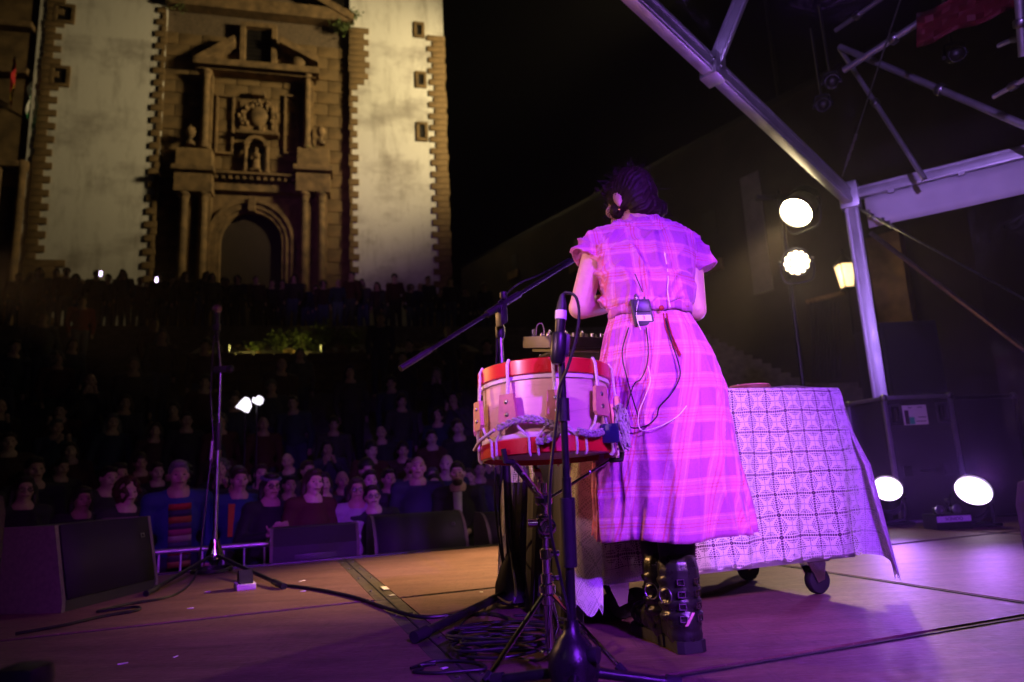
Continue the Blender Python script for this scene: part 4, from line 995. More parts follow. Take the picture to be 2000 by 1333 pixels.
MB().lathe([(.026, 0), (.03, .015), (.03, .035), (.02, .045)], PJ + Vector((.05, 0, 0)), (1, 0, 0), 14).build('joint_knob', M['black_plastic'], ms)
mt_ = at(424, 640, mb0.y - .1); MB().tube([PJ, mt_], .009, 10).build('boom', M['steel'], ms)
mh = at(424, 604, mb0.y - .12); ax = (mh - mt_).normalized()
mc = thing('vocal_microphone', mt_, 'dark round headed vocal microphone clipped to the lone stand', 'microphone')
MB().lathe([(.011, -.12), (.014, -.1), (.024, .06), (.024, .085)], mt_ + ax * .02, ax, 18).build('handle', M['black_metal'], mc)
MB().ell(mh, (.034, .034, .036), 18, 12).build('grille_ball', mat('mic_mesh', (.22, .12, .13), .5, .7, .2, 400, .6), mc)
MB().lathe([(.026, 0), (.03, .006), (.026, .012)], mt_ + ax * .11, ax, 18).build('collar', M['steel'], mc)
MB().box(mt_ + ax * .0, (.05, .05, .06), bev=.012).build('clip', M['black_plastic'], mc)
def cable(pts, r, lab, name='cable', m='cable', n=8):
    o = MB().tube(spline(pts, 10), r, n).build(name, M[m], loc=Vector(pts[0])); return tag(o, lab, 'cable')
cable([mt_ + Vector((-.02, 0, -.06)), at(412, 770, mb0.y), at(416, 860, mb0.y), at(408, 930, mb0.y - .03), at(398, 1020, mb0.y - .1), atz(385, 1115, .03), atz(345, 1160, .008), atz(250, 1180, .008), atz(190, 1195, .008), atz(262, 1186, .012), atz(268, 1192, .008), atz(200, 1204, .008), atz(120, 1222, .008), atz(30, 1238, .008)], .0065, 'black cable falling from the lone microphone stand and curling past the stage monitor')
tpp = at(412, 900, mb0.y - .01); o = MB().tube([at(415, 862, mb0.y - .01), tpp], .009, 8).build('cable_tape', M['white_tape'], loc=tpp); tag(o, 'strip of pale tape round the cable of the lone stand', 'tape')
coil = [mb0 + Vector((.12 * math.cos(q) + .08 + .012 * math.sin(3 * q), .10 * math.sin(q) - .22, .012 + .010 * (i // 12))) for i, q in enumerate([k * 6.283 / 12 for k in range(30)])]
cable(coil, .006, 'small coil of cable lying at the foot of the lone stand')
# small pedal
pp = atz(478, 1150); pd = thing('foot_pedal', pp, 'small white and black foot pedal beside the lone stand', 'pedal')
pX = Vector((math.cos(.5), math.sin(.5), 0)); pY = Vector((-pX.y, pX.x, 0))
MB().box(pp + EZ * .016, (.10, .15, .032), pX, pY, EZ, .004).build('base', M['white_tape'], pd)
MB().prism([(-.07, 0), (.07, 0), (.05, .055), (-.02, .07)], pY, EZ, pX, pp - pX * .035 + EZ * .032, .07).build('treadle', M['black_plastic'], pd)
# ---- long floor cable from the lone stand to the drum corner
cable([atz(545, 1142, .008), atz(610, 1150, .008), atz(690, 1166, .008), atz(760, 1190, .01), atz(820, 1205, .01), atz(880, 1203, .008), atz(960, 1200, .008), atz(1010, 1215, .008)], .008, 'long black cable crossing the dark strip of the stage')

# ---- boom microphone stand by the table corner
bb = atz(1002, 1188); bs = thing('boom_stand', bb, 'black boom stand with long arm angled up beside the drum', 'microphone stand')
jc = at(990, 612, bb.y - .02); jc = Vector((bb.x, bb.y, jc.z))
MB().lathe([(.05, .02), (.075, .03), (.07, .1), (.045, .17), (.025, .2), (.02, .22)], bb, EZ, 28).build('hub', M['rubber'], bs)
for (u, v) in ((812, 1244), (1090, 1190), (985, 1150)):
    e = atz(u, v, .022); a = bb + EZ * .07
    lg = MB().tube([a, e], .0155, 12).build('leg', M['black_metal'], bs); d_ = (e - a).normalized(); MB().tube([e - d_ * .06, e + d_ * .01], .021, 12).build('rubber_foot', M['rubber'], lg)
MB().tube([bb + EZ * .15, Vector((bb.x, bb.y, .78))], .0175, 14).build('lower_tube', M['black_metal'], bs)
MB().tube([Vector((bb.x, bb.y, .7)), jc - EZ * .03], .012, 14).build('upper_tube', M['steel'], bs)
MB().lathe([(.018, 0), (.022, .01), (.022, .05), (.015, .07)], jc - EZ * .11, EZ, 14).build('neck', M['black_plastic'], bs)
b0, b1 = at(787, 717, bb.y - .42), at(1120, 508, bb.y + .22); bd = (b1 - b0).normalized()
# make the arm pass through the joint
tj = (jc - b0).dot(bd); shift = jc + EZ * .035 - (b0 + bd * tj); b0 += shift * .5; b1 += shift * .5; bd = (b1 - b0).normalized(); jp = b0 + bd * (jc - b0).dot(bd)
MB().tube([b0 + bd * .12, b1], .0095, 12).build('boom_arm', M['black_metal'], bs)
MB().tube([b0, b0 + bd * .16], .0125, 12).build('counterweight', M['black_plastic'], bs)
MB().tube([jp - bd * .1, jp + bd * .13], .0165, 14).build('arm_sleeve', M['black_plastic'], bs)
MB().box(jp - EZ * .04, (.05, .045, .1), bd, bd.cross(EZ), EZ.lerp(bd, .0), .012).build('boom_joint', M['black_plastic'], bs)
MB().lathe([(.014, 0), (.018, .01), (.018, .03), (.012, .036)], jp + bd * .02 + EZ * .02, EZ, 10).build('joint_knob', M['black_plastic'], bs)
MB().tube([b1 - bd * .05, b1 + bd * .16], [.012, .016], 12).build('arm_end_clutch', M['black_plastic'], bs)
for k, (o1, o2) in enumerate(((-9, 4), (-16, -8))): MB().tube(spline([at(985 + o1, 632, bb.y), at(978 + o2, 690, bb.y), at(982 + o1, 780, bb.y), at(975 + o2, 900, bb.y), at(985 + o1, 1010, bb.y), at(990, 1150, bb.y)], 6), .005, 6).build('clipped_cable', M['cable'], bs)
MB().tube(spline([jp - bd * .02 + EZ * .02, jp + bd * .12 + EZ * .05, jp + bd * .3 + EZ * .03, b1 + EZ * .02], 6), .005, 6).build('arm_cable', M['cable'], bs)

# ---- short stand in front of the drum with a microphone dropped in its clip
fb = Vector((at(1120, 1290, 1.84).x, 1.84, 0)); fs = thing('drum_microphone_stand', fb, 'black round based microphone stand in front of the drum', 'microphone stand')
ft = at(1096, 690, 1.80)
MB().lathe([(.03, .012), (.058, .03), (.066, .065), (.06, .1), (.038, .135), (.022, .15), (.018, .18)], fb, EZ, 28).build('hub', M['boot'], fs)
for (u, v, z) in ((962, 1330, .02), (1330, 1336, .02), (1128, 1500, .02)):
    e = atz(u, v, z); a = fb + EZ * .06
    lg = MB().tube([a, e], .013, 12).build('leg', M['black_metal'], fs); MB().tube([e.lerp(a, .14), e], .018, 12).build('rubber_foot', M['rubber'], lg)
def ln(q): return fb.lerp(ft, q)
MB().tube([fb + EZ * .12, ln(.62)], .0125, 14).build('lower_tube', M['black_metal'], fs)
MB().tube([ln(.5), ft + EZ * .01], .0095, 14).build('upper_tube', M['chrome'] if False else M['black_metal'], fs)
MB().tube([ln(.36), ln(.56)], [.018, .020], 16).build('grip', M['rubber'], fs)
MB().tube([ln(.79), ln(.86)], [.016, .016], 14).build('clutch', M['black_plastic'], fs)
MB().lathe([(.012, 0), (.02, .012), (.02, .03)], ln(.12) + Vector((.03, -.03, .0)), (1, -.5, 0), 12).build('wing_knob', M['black_plastic'], fs)
# clip and microphone
mxa, mxb = at(1090, 690, 1.79), at(1098, 583, 1.79); dx_ = (mxb - mxa).normalized()
dm = thing('drum_microphone', ft, 'black drum microphone in its clip with white taped connector', 'microphone')
MB().lathe([(.014, -.03), (.02, -.02), (.022, .01), (.022, .045), (.018, .055)], mxa + dx_ * .0, dx_, 18).build('microphone_body', M['black_metal'], dm)
MB().box(mxa + dx_ * .02 + Vector((.008, .01, 0)), (.044, .04, .062), (1, 0, 0), (0, 1, 0), dx_, .01).build('clip', M['black_plastic'], dm)
MB().lathe([(.010, .02), (.013, .03), (.014, .075)], mxa + dx_ * .02, dx_, 16).build('connector', M['black_metal'], dm)
MB().lathe([(.0155, 0), (.0155, .024)], mxa + dx_ * .092, dx_, 16).build('white_tape_band', M['white_tape'], dm)
MB().lathe([(.014, 0), (.012, .02), (.006, .045)], mxa + dx_ * .117, dx_, 16).build('strain_relief', M['black_plastic'], dm)
ce = mxa + dx_ * .155
cable([ce, at(1105, 572, 1.79), at(1124, 580, 1.78), at(1131, 612, 1.78), at(1124, 665, 1.77), at(1108, 720, 1.77), at(1092, 760, 1.785), at(1088, 810, 1.79), at(1080, 880, 1.8), at(1074, 950, 1.8), at(1076, 1040, 1.80), at(1095, 1130, 1.83), at(1108, 1230, 1.83), atz(1050, 1290, .01), atz(960, 1270, .01), atz(905, 1250, .01)], .0042, 'black cable looping from the drum microphone down its stand')

# ---- the rope tension drum
dtop = at(1066, 722, 2.1); DC = Vector((at(1066, 800, 2.1).x, 2.1, 0)); zt = at(1066, 722, 2.0).z + .008; zb = at(1066, 893, 1.93).z - .004
HD_ = zt - zb; RD = .192; TL = R(4.0)
DR = Matrix.Rotation(-TL, 3, 'X'); DM = Vector((DC.x, DC.y, (zt + zb) / 2)); AX = DR @ EZ
def dp(a, r, h): return DM + DR @ Vector((r * math.sin(a), -r * math.cos(a), h))
dr_o = thing('rope_drum', DM - AX * HD_ / 2, 'red and cream rope tensioned drum beside the performer', 'drum')
hh_ = HD_ / 2; hp = .046
MB().lathe([(RD, -hh_ + .02), (RD, hh_ - .02)], DM, AX, 72).build('shell', M['drum_shell'], dr_o, ang=60)
for s_ in (1, -1):
    hz = s_ * (hh_ - hp / 2)
    MB().lathe([(RD + .004, hz - hp / 2), (RD + .010, hz - hp / 2 - .0), (RD + .014, hz - hp / 2 + .003), (RD + .014, hz + hp / 2 - .003), (RD + .010, hz + hp / 2), (RD + .003, hz + hp / 2), (RD + .003, hz - hp / 2)], DM, AX, 72, False, False).build('hoop', M['drum_red'], dr_o)
    fz = s_ * (hh_ - hp - .006)
    MB().lathe([(RD + .001, fz - .007), (RD + .007, fz - .005), (RD + .008, fz), (RD + .007, fz + .007), (RD + .001, fz + .008)], DM, AX, 72, False, False).build('flesh_hoop', M['skin_head'], dr_o)
    MB().lathe([(.001, s_ * (hh_ - .016)), (RD + .003, s_ * (hh_ - .016)), (RD + .003, s_ * (hh_ - .022)), (.001, s_ * (hh_ - .022))], DM, AX, 60).build('drum_head', M['skin_head'], dr_o)
tabs = [math.radians(q) for q in (-67, -31.5, 5, 43, 76, 112, 148, 184, 220, 256)]
rr = RD + .02
for i, a in enumerate(tabs):
    zt_ = .005 if i != 3 else .02
    up = MB()
    for s_ in (-.012, .012): up.tube([dp(a + s_ * .6, RD + .010, hh_ + .004), dp(a + s_ * .6, rr - .001, hh_ - .012), dp(a + s_ * .5, rr + .002, .05), dp(a + s_ * .5, rr + .006, zt_ + .02)], .0038, 8)
    up.build('tension_rope', M['rope'], dr_o)
    w_ = .030
    tb = MB(); N_ = (dp(a, 1, 0) - dp(a, 0, 0)).normalized(); T_ = N_.cross(AX).normalized(); c = dp(a, rr + .008, zt_ - .012)
    tb.prism([(-w_ * .75, .042), (w_ * .75, .042), (w_, -.03), (w_ * .7, -.042), (-w_ * .7, -.042), (-w_, -.03)], T_, AX, N_, c - N_ * .006, .012)
    tbo = tb.build('leather_tab', M['leather'], dr_o, smooth=False)
    for z in (.02, -.016): MB().lathe([(.0065, 0), (.006, .002), (.002, .004)], c + N_ * .006 + AX * z, N_, 10).build('rivet', M['steel'], tbo)
    for s_ in (-1, 1):
        a2 = a + s_ * (tabs[1] - tabs[0]) * .42
        MB().tube([dp(a + s_ * .05, rr + .006, zt_ - .03), dp(a + (a2 - a) * .5, rr + .003, -.06), dp(a2, RD + .018, -hh_ + hp), dp(a2, RD + .018, -hh_ + .004), dp(a2, RD + .010, -hh_ - .005)], .0038, 8).build('tension_rope', M['rope'], dr_o)
def braid(pts, R_, r_, turns, name, m):
    path = spline(pts, 14); n_ = len(path); o = MB()
    for k in range(3):
        q = []
        for i, p in enumerate(path):
            t_ = (path[min(i + 1, n_ - 1)] - path[max(i - 1, 0)]).normalized(); a_ = t_.orthogonal().normalized(); a_ = t_.cross(Vector((0, -1, .2))).normalized(); b_ = t_.cross(a_)
            ph = turns * 6.283 * i / n_ + k * 2.094; q.append(p + a_ * R_ * math.sin(ph) + b_ * R_ * .6 * math.sin(2 * ph))
        o.tube(q, r_, 6)
    return o.build(name, M[m], dr_o)
braid([dp(R(-40), rr + .012, -.058), dp(R(-28), rr + .012, -.045), dp(R(-14), rr + .012, -.040), dp(R(-2), rr + .012, -.055), dp(R(6), rr + .014, -.075), dp(R(-2), rr + .013, -.10), dp(R(-10), rr + .012, -.105)], .006, .0055, 6, 'braided_rope', 'rope_grey')
braid([dp(R(20), rr + .010, -.08), dp(R(30), rr + .011, -.088), dp(R(42), rr + .01, -.08)], .006, .0055, 3, 'braided_rope', 'rope_grey')
MB().tube(spline([dp(R(-44), rr + .012, -.06), dp(R(-62), rr + .012, -.08), dp(R(-80), rr + .012, -.1)], 6), .005, 8).build('tension_rope', M['rope'], dr_o)
brd = random.Random(6); fz_ = MB()                                          # frayed rope bundle at the right
for k in range(46):
    a0 = R(brd.uniform(58, 70)); z0 = brd.uniform(-.03, .0); p = [dp(a0 + brd.gauss(0, .05), rr + .01 + brd.uniform(0, .03), z0 - .10 * i / 4 + brd.gauss(0, .006)) for i in range(5)]; fz_.tube(spline(p, 4), .0035, 5)
fz_.build('frayed_rope', M['rope_grey'], dr_o)['kind'] = 'stuff'
MB().box(dp(R(50), RD + .03, -.083), (.055, .03, .055), dp(R(50), 1, 0).cross(EZ), (0, 1, 0), AX, .006).build('snare_throw_off', mat('blue_plastic', (.02, .02, .10), .4, 0, .1, 20), dr_o)

# ---- chrome drum stand
db = Vector((at(1075, 1296, 2.14).x, 2.14, 0)); dtp = DM - AX * (hh_ + .004)
ds = thing('drum_stand', db, 'chrome tripod drum stand holding the rope drum', 'stand')
ct = Vector((dtp.x - .02, dtp.y, dtp.z - .05))
def dl(q): return Vector((db.x, db.y, .03)).lerp(ct, q)
MB().tube([dl(0), dl(.55)], .0125, 14).build('lower_tube', M['chrome'], ds); MB().tube([dl(.5), dl(.97)], .0095, 14).build('upper_tube', M['chrome'], ds)
for q in (.30, .42, .56): 
    MB().lathe([(.013, -.016), (.018, -.012), (.018, .012), (.013, .016)], dl(q), EZ, 16).build('collar', M['chrome'], ds)
    MB().box(dl(q) + Vector((.024, -.004, 0)), (.03, .008, .016), bev=.003).build('wing_nut', M['chrome'], ds)
hp_ = dl(.72); MB().lathe([(.016, -.035), (.022, -.03), (.022, .03), (.016, .035)], hp_, EZ, 18).build('tilter', M['chrome'], ds)
whl = MB().lathe([(.022, -.008), (.027, -.005), (.027, .005), (.022, .008), (.017, .004), (.017, -.004)], hp_ + Vector((.004, -.034, 0)), (0, -1, 0), 20).build('tilter_wheel', M['chrome'], ds)
for k in range(3): MB().tube([hp_ + Vector((.004, -.034, 0)), hp_ + Vector((.004 + .02 * math.cos(k * 2.1), -.034, .02 * math.sin(k * 2.1)))], .003, 6).build('wheel_spoke', M['chrome'], whl)
MB().tube([hp_ + Vector((-.022, 0, .01)), hp_ + Vector((-.05, 0, .01))], .012, 12).build('tilter_barrel', M['chrome'], ds)
MB().lathe([(.02, 0), (.026, .006), (.026, .03), (.02, .036)], dl(.84), EZ, 18).build('basket_hub', M['chrome'], ds)
bt = dl(.97)
for k, q in enumerate((-2.2, -.25, 1.75)):
    d_ = Vector((math.cos(q), math.sin(q), 0)); e = dtp + DR @ (d_ * (RD - .01)) - AX * .012; a = dl(.86)
    arm = MB().box((a + e) / 2, ((e - a).length, .022, .008), (e - a), (e - a).cross(EZ), (e - a).cross(EZ).cross(e - a), .002).build('basket_arm', M['chrome'], ds)
    MB().tube([e - AX * .0, e + DR @ (d_ * .035), e + DR @ (d_ * .042) + AX * .035], .008, 8).build('rubber_grip', M['rubber'], arm)
    for h in (.35, .7): MB().lathe([(.005, 0), (.005, .006), (.002, .008)], a.lerp(e, h) + (e - a).cross(EZ).cross(e - a).normalized() * .003 - Vector((0, .012, 0)), (0, -1, 0), 8).build('rivet', M['steel'], arm)
lh = dl(.2)
for k, (u, v) in enumerate(((952, 1326), (1100, 1270), (1215, 1310))):
    e = atz(u, v, .012); a = dl(.36) + (e - dl(.36)).normalized() * .015; knee = a.lerp(e, .0)
    lg = MB().box((a + e) / 2, ((e - a).length, .018, .007), (e - a), (e - a).cross(EZ), (e - a).cross(EZ).cross(e - a), .002).build('leg', M['chrome'], ds)
    MB().tube([a.lerp(e, .6), Vector((db.x, db.y, .035))], .004, 6).build('brace', M['chrome'], lg); MB().tube([e.lerp(a, .06), e - (a - e).normalized() * .01], .012, 8).build('rubber_foot', M['rubber'], lg)
MB().lathe([(.018, -.015), (.024, -.01), (.024, .01), (.018, .015)], dl(.36), EZ, 14).build('leg_collar', M['chrome'], ds)
MB().lathe([(.016, 0), (.03, .003), (.03, .008), (.016, .012)], dl(0), EZ, 14).build('brace_collar', M['chrome'], ds)

# ---- loose cables round the stands
crn = random.Random(21)
for k, (u, v, ru, rv_, lab) in enumerate(((1010, 1262, .20, .15, 'tangled loops of black cable under the drum'), (985, 1275, .16, .12, 'second tangle of black cable under the drum beside the jack plug'), (872, 1307, .11, .06, 'single loop of cable lying apart from the tangle'))):
    c = atz(u, v); pts = []
    nt_ = 34 if k < 2 else 13
    for i in range(nt_):
        q = i * .62 + k; pts.append(c + Vector(((ru + crn.gauss(0, .02)) * math.cos(q), (rv_ + crn.gauss(0, .015)) * math.sin(q), .007 + .0018 * i * (k < 2))))
    cable(pts, .0048, lab)
cable([at(990, 1035, 2.95), at(1000, 1100, 2.9), atz(1003, 1175, .2), atz(960, 1165, .01), atz(905, 1215, .01), atz(900, 1240, .01), atz(935, 1255, .01)], .0042, 'thin black cable dropping beside the boom stand to the floor')
jp0 = atz(924, 1275, .012); jx = thing('jack_plug', jp0, 'black jack plug with a brass ring lying on the boards', 'plug'); jd = (atz(934, 1297, .01) - jp0).normalized()
MB().lathe([(.004, -.04), (.004, -.012), (.009, -.01), (.0095, .02), (.007, .045)], jp0, jd, 14).build('barrel', M['black_metal'], jx); MB().lathe([(.0105, -.006), (.0105, .008)], jp0, jd, 14).build('ring', M['gold'], jx)

# ---- wheeled case used as a table
TA, TB, TN0, TN1, TZ, TH = 1.10, 2.27, 2.28, 2.95, .155, .838
tc_ = st((TA + TB) / 2, (TN0 + TN1) / 2)
tb = thing('wheeled_case_table', tc_, 'black wheeled flight case used as a table under the lace cloth', 'case')
ctr = st((TA + TB) / 2, (TN0 + TN1) / 2, (TZ + TH) / 2); sx_, sy_, sz_ = TB - TA, TN1 - TN0, TH - TZ
mcase = mat('case_magenta_lining', (.12, .03, .12), .6, 0, .25, 30, .1)
MB().box(ctr, (sx_, sy_, sz_), E1, E2, EZ, .008).build('case_body', mcase, tb)
for (dn, z) in ((-sy_ / 2 - .002, TZ + .02), (sy_ / 2 + .002, TZ + .02)):
    rl = MB().box(st((TA + TB) / 2, (TN0 + TN1) / 2 + dn, z), (sx_, .012, .05), E1, E2, EZ, .003).build('bottom_rail', M['alu'], tb)
    for k in range(9): MB().lathe([(.006, 0), (.005, .003)], st(TA + .08 + k * .13, (TN0 + TN1) / 2 + dn + (-.006 if dn < 0 else .006), z + .012), -E2 if dn < 0 else E2, 8).build('rivet', M['steel'], rl)
for (m_, n_) in ((TA + .14, TN0 + .13), (TB - .12, TN0 + .11), (TA + .14, TN1 - .12), (TB - .12, TN1 - .12)):
    cs_ = MB().box(st(m_, n_, TZ - .012), (.11, .09, .02), E1, E2, EZ, .003).build('castor', M['steel'], tb)
    MB().prism([(-.045, 0), (.045, 0), (.03, -.075), (-.005, -.085)], E1, EZ, E2, st(m_, n_ - .03, TZ - .02), .006).build('fork', M['chrome'], cs_); MB().prism([(-.045, 0), (.045, 0), (.03, -.075), (-.005, -.085)], E1, EZ, E2, st(m_, n_ + .024, TZ - .02), .006).build('fork', M['chrome'], cs_)
    MB().lathe([(.02, -.02), (.05, -.018), (.055, -.01), (.055, .01), (.05, .018), (.02, .02)], st(m_ + .015, n_, .056), E2, 24).build('wheel', M['rubber'], cs_)
# black cover hanging at the end near the drum
P = []
for i in range(16):
    P.append([st(TA - .02 - .035 * math.sin(j * 1.7) ** 2 * (.3 + i / 15) - .05 * i / 15, TN0 - .02 + (sy_ + .02) * j / 26, TH - .005 - (TH - .012) * i / 15) for j in range(27)])
bc = MB().grid(P).build('black_cover', M['black_cloth'], tb); bc.modifiers.new('s', 'SOLIDIFY').thickness = .004

# ---- lace cloth: a square sheet draped over the case top
def lace_piece(P, UV, name, par, mt='lace'):
    ni, nj = len(P), len(P[0]); mb = MB().grid(P); o = mb.build(name, M[mt], par)
    uvl = o.data.uv_layers.new(name='UVMap'); vt = [UV[i][j] for i in range(ni) for j in range(nj)]
    for lp_ in o.data.loops: uvl.data[lp_.index].uv = vt[lp_.vertex_index]
    return o
CA, CB, CN0, CN1 = TA - .012, TB + .012, TN0 - .014, TN1 + .012                # cloth drops from this rim
lc = thing('lace_tablecloth', st((CA + CB) / 2, (CN0 + CN1) / 2, TH), 'white crochet lace tablecloth draped over the wheeled case', 'tablecloth')
def top_z(m, n): return TH + .006 + .003 * math.sin(m * 9) * math.sin(n * 11) + .012 * math.exp(-((m - 2.05) / .1) ** 2 - ((n - CN0 - .02) / .05) ** 2)
# parametrise by cloth coords (a,b): over the top, drop where outside; corners hang as a swallow-tail
OV_F, OV_L, OV_R, OV_B = .685, .80, .62, .60
def drape(a, b):
    """a along E1 (metres from CA), b along E2 from CN0; negative / beyond = hanging"""
    W, D = CB - CA, CN1 - CN0
    da = -a if a < 0 else (a - W if a > W else 0.0); db_ = -b if b < 0 else (b - D if b > D else 0.0)
    sa = -1 if a < 0 else 1; sb_ = -1 if b < 0 else 1
    ac_, bc_ = min(max(a, 0), W), min(max(b, 0), D)
    if da == 0 and db_ == 0: return st(CA + ac_, CN0 + bc_, top_z(CA + ac_, CN0 + bc_))
    if da > 0 and db_ > 0:                                                     # hanging corner: fold out along the diagonal
        r_ = math.hypot(da, db_); th = math.atan2(db_, da)                     # 0 = end face, pi/2 = front face
        k = math.sin(2 * th)                                                   # bulge
        drop = r_ * .985
        out = .05 + .125 * r_ * k ** .8 * (.9 + .15 * math.sin(7 * th))
        dirv = E1 * sa * math.cos(th) + E2 * sb_ * math.sin(th)
        fold = .035 * math.sin(th * 11 + r_ * 4) * min(1, r_ * 2)
        tang = -E1 * sa * math.sin(th) + E2 * sb_ * math.cos(th)
        z = TH + .004 - math.sqrt(max(drop ** 2 - (out * .5) ** 2, 0))
        p = st(CA + ac_, CN0 + bc_) + dirv * out * min(1, r_ * 3) + tang * fold
        return Vector((p.x, p.y, max(z, .012 + .01 * (1 + math.sin(9 * th)))))
    r_ = da + db_
    if db_ > 0: nv = E2 * sb_; al = ac_
    else: nv = E1 * sa; al = bc_
    rd = min(r_, .02); wv = (.016 * math.sin(al * 13 + 1) + .010 * math.sin(al * 29 + r_ * 4) + .006 * math.sin(al * 55 + r_ * 9)) * min(1, r_ * 2.2)
    edge = 0
    if db_ > 0: edge = math.exp(-(W - ac_) * 9) * .05 + math.exp(-ac_ * 9) * .05
    else: edge = math.exp(-bc_ * 9) * .05 + math.exp(-(D - bc_) * 9) * .05
    p = st(CA + ac_, CN0 + bc_) + nv * (rd * .5 + wv + .012 + edge * min(1, r_ * 3)); return Vector((p.x, p.y, max(TH + .004 - r_ + rd * .3, .012)))
def lace_region(a0, a1, b0, b1, na, nb, hem=None):
    P, UV = [], []
    for i in range(nb + 1):
        rp, ru = [], []
        for j in range(na + 1):
            a = a0 + (a1 - a0) * j / na; b = b0 + (b1 - b0) * i / nb
            if hem and i == 0: b += .008 * abs(math.sin(a * 38.3))
            rp.append(drape(a, b)); ru.append((a + .013, b + .02))
        P.append(rp); UV.append(ru)
    return lace_piece(P, UV, 'lace_panel', lc)
W_, D_ = CB - CA, CN1 - CN0; ep = 1e-5
lace_region(0, W_, 0, D_, 40, 24)
lace_region(0, W_, -OV_F, -ep, 110, 50, True)
lace_region(W_ + ep, W_ + OV_R, 0, D_, 24, 24)
lace_region(-OV_L * .42, -ep, 0, D_, 18, 24)
lace_region(0, W_, D_ + ep, D_ + OV_B, 40, 16)
def lace_corner(sa, sb_, ra, rb, rmax):
    P, UV = [], []
    for i in range(41):
        rp, ru = [], []
        for j in range(61):
            th = math.pi / 2 * j / 60; c_, s_ = max(math.cos(th), 1e-4), max(math.sin(th), 1e-4)
            R_ = min(ra / c_, rb / s_); R_ = min(R_, rmax + .02 * math.sin(th * 30)); r_ = R_ * i / 40 + 1e-5
            a = (W_ if sa > 0 else 0) + sa * max(r_ * c_, ep); b = (D_ if sb_ > 0 else 0) + sb_ * max(r_ * s_, ep)
            rp.append(drape(a, b)); ru.append((a + .013, b + .02))
        P.append(rp); UV.append(ru)
    lace_piece(P, UV, 'lace_corner', lc, 'lace_double')
lace_corner(1, -1, .68, OV_F, .78); lace_corner(-1, -1, .62, OV_F, .76); lace_corner(-1, 1, .55, .66, .78); lace_corner(1, 1, OV_R, OV_B, .75)
# ---- things on the table
tm = at(1462, 745, 3.02); zz = TH + .0115; tmb = thing('shallow_drum', (tm.x, tm.y, zz), 'shallow brown hand drum lying on the lace cloth', 'hand drum')
MB().lathe([(.08, 0), (.088, .004), (.09, .026), (.085, .03)], (tm.x, tm.y, zz), EZ, 36).build('frame', M['wood'], tmb); MB().lathe([(.001, .029), (.086, .029), (.086, .033), (.001, .033)], (tm.x, tm.y, zz), EZ, 36).build('drum_skin', M['leather'], tmb)
tq = at(1425, 743, 3.0); o = MB().tube(spline([Vector((tq.x - .03, tq.y, zz + .035)), Vector((tq.x + .005, tq.y, zz + .01)), Vector((tq.x + .02, tq.y - .01, zz + .02)), Vector((tq.x + .035, tq.y, zz + .034))], 6), .006, 8).build('drum_stick', M['lead_white'], loc=tq); tag(o, 'pale stick leaning by the shallow hand drum', 'drum stick')
# wooden tray, stand and mixer near the drum
wt = st(1.29, 2.62, zz); wb = thing('wooden_tray', wt, 'brown wooden tray at the drum end of the table', 'tray')
MB().box(wt + EZ * .012, (.44, .34, .024), E1, E2, EZ, .006).build('board', M['wood'], wb)
for s_ in (-1, 1): MB().box(wt + EZ * .034 + E2 * s_ * .162, (.44, .016, .022), E1, E2, EZ, .004).build('tray_rim', M['wood'], wb)
ms_z = at(1090, 690, 2.95).z
mx = thing('mixer_stand', wt + EZ * .024, 'black folding stand under the mixing console', 'stand')
sd1 = st(1.29, 2.62)
for s_ in (-1, 1):
    MB().tube([st(1.29 + s_ * .16, 2.50, zz + .03), st(1.29 + s_ * .16, 2.52, ms_z - .012)], .007, 8).build('upright', M['steel'], mx); MB().tube([st(1.29 + s_ * .16, 2.74, zz + .03), st(1.29 + s_ * .16, 2.74, ms_z + .0)], .007, 8).build('upright', M['steel'], mx)
MB().box(st(1.29, 2.62, ms_z - .018), (.36, .28, .014), E1, E2, EZ, .003).build('shelf', M['black_metal'], mx)
mk = thing('mixing_console', st(1.29, 2.62, ms_z - .011), 'slanted mixing console with knobs and a glowing display', 'mixer')
kx = Vector((math.cos(SA), math.sin(SA), 0)); ky = (E2 * .96 + EZ * .18).normalized(); kz = kx.cross(ky)
kc = st(1.27, 2.62, ms_z + .03)
MB().box(kc, (.40, .30, .045), kx, ky, kz, .006).build('chassis', M['black_metal'], mk)
MB().box(kc - kx * .205, (.014, .31, .05), kx, ky, kz, .004).build('end_cheek', mat('grey_cheek', (.16, .15, .13), .6, 0, .1, 30), mk)
MB().box(kc - EZ * .032 - kx * .08, (.2, .26, .02), kx, ky, kz, .004).build('foot_plate', mat('olive_plate', (.14, .14, .07), .6, 0, .1, 30), mk)
MB().box(kc + kz * .0235 + ky * .09 + kx * .04, (.24, .05, .004), kx, ky, kz).build('display', M['led_cyan'], mk, smooth=False)
kr = random.Random(1)
for i in range(9):
    for j in range(3): MB().lathe([(.008, 0), (.008, .012), (.006, .017)], kc + kx * (-.17 + .042 * i) + ky * (-.11 + .07 * j) + kz * .023, kz, 10).build('knob', M['steel'] if (i + j) % 3 else M['black_plastic'], mk)
for i in range(4): MB().lathe([(.006, 0), (.007, .025), (.005, .035)], kc + kx * (-.17 + .08 * i) + ky * .135 + kz * .022, kz, 8).build('plug', M['steel'], mk)
MB().tube(spline([kc - kx * .17 + ky * .1 + kz * .03, kc - kx * .165 + ky * .1 + kz * .075, kc - kx * .14 + ky * .1 + kz * .08, kc - kx * .13 + ky * .1 + kz * .03], 6), .0025, 6).build('patch_lead', M['lead_white'], mk)
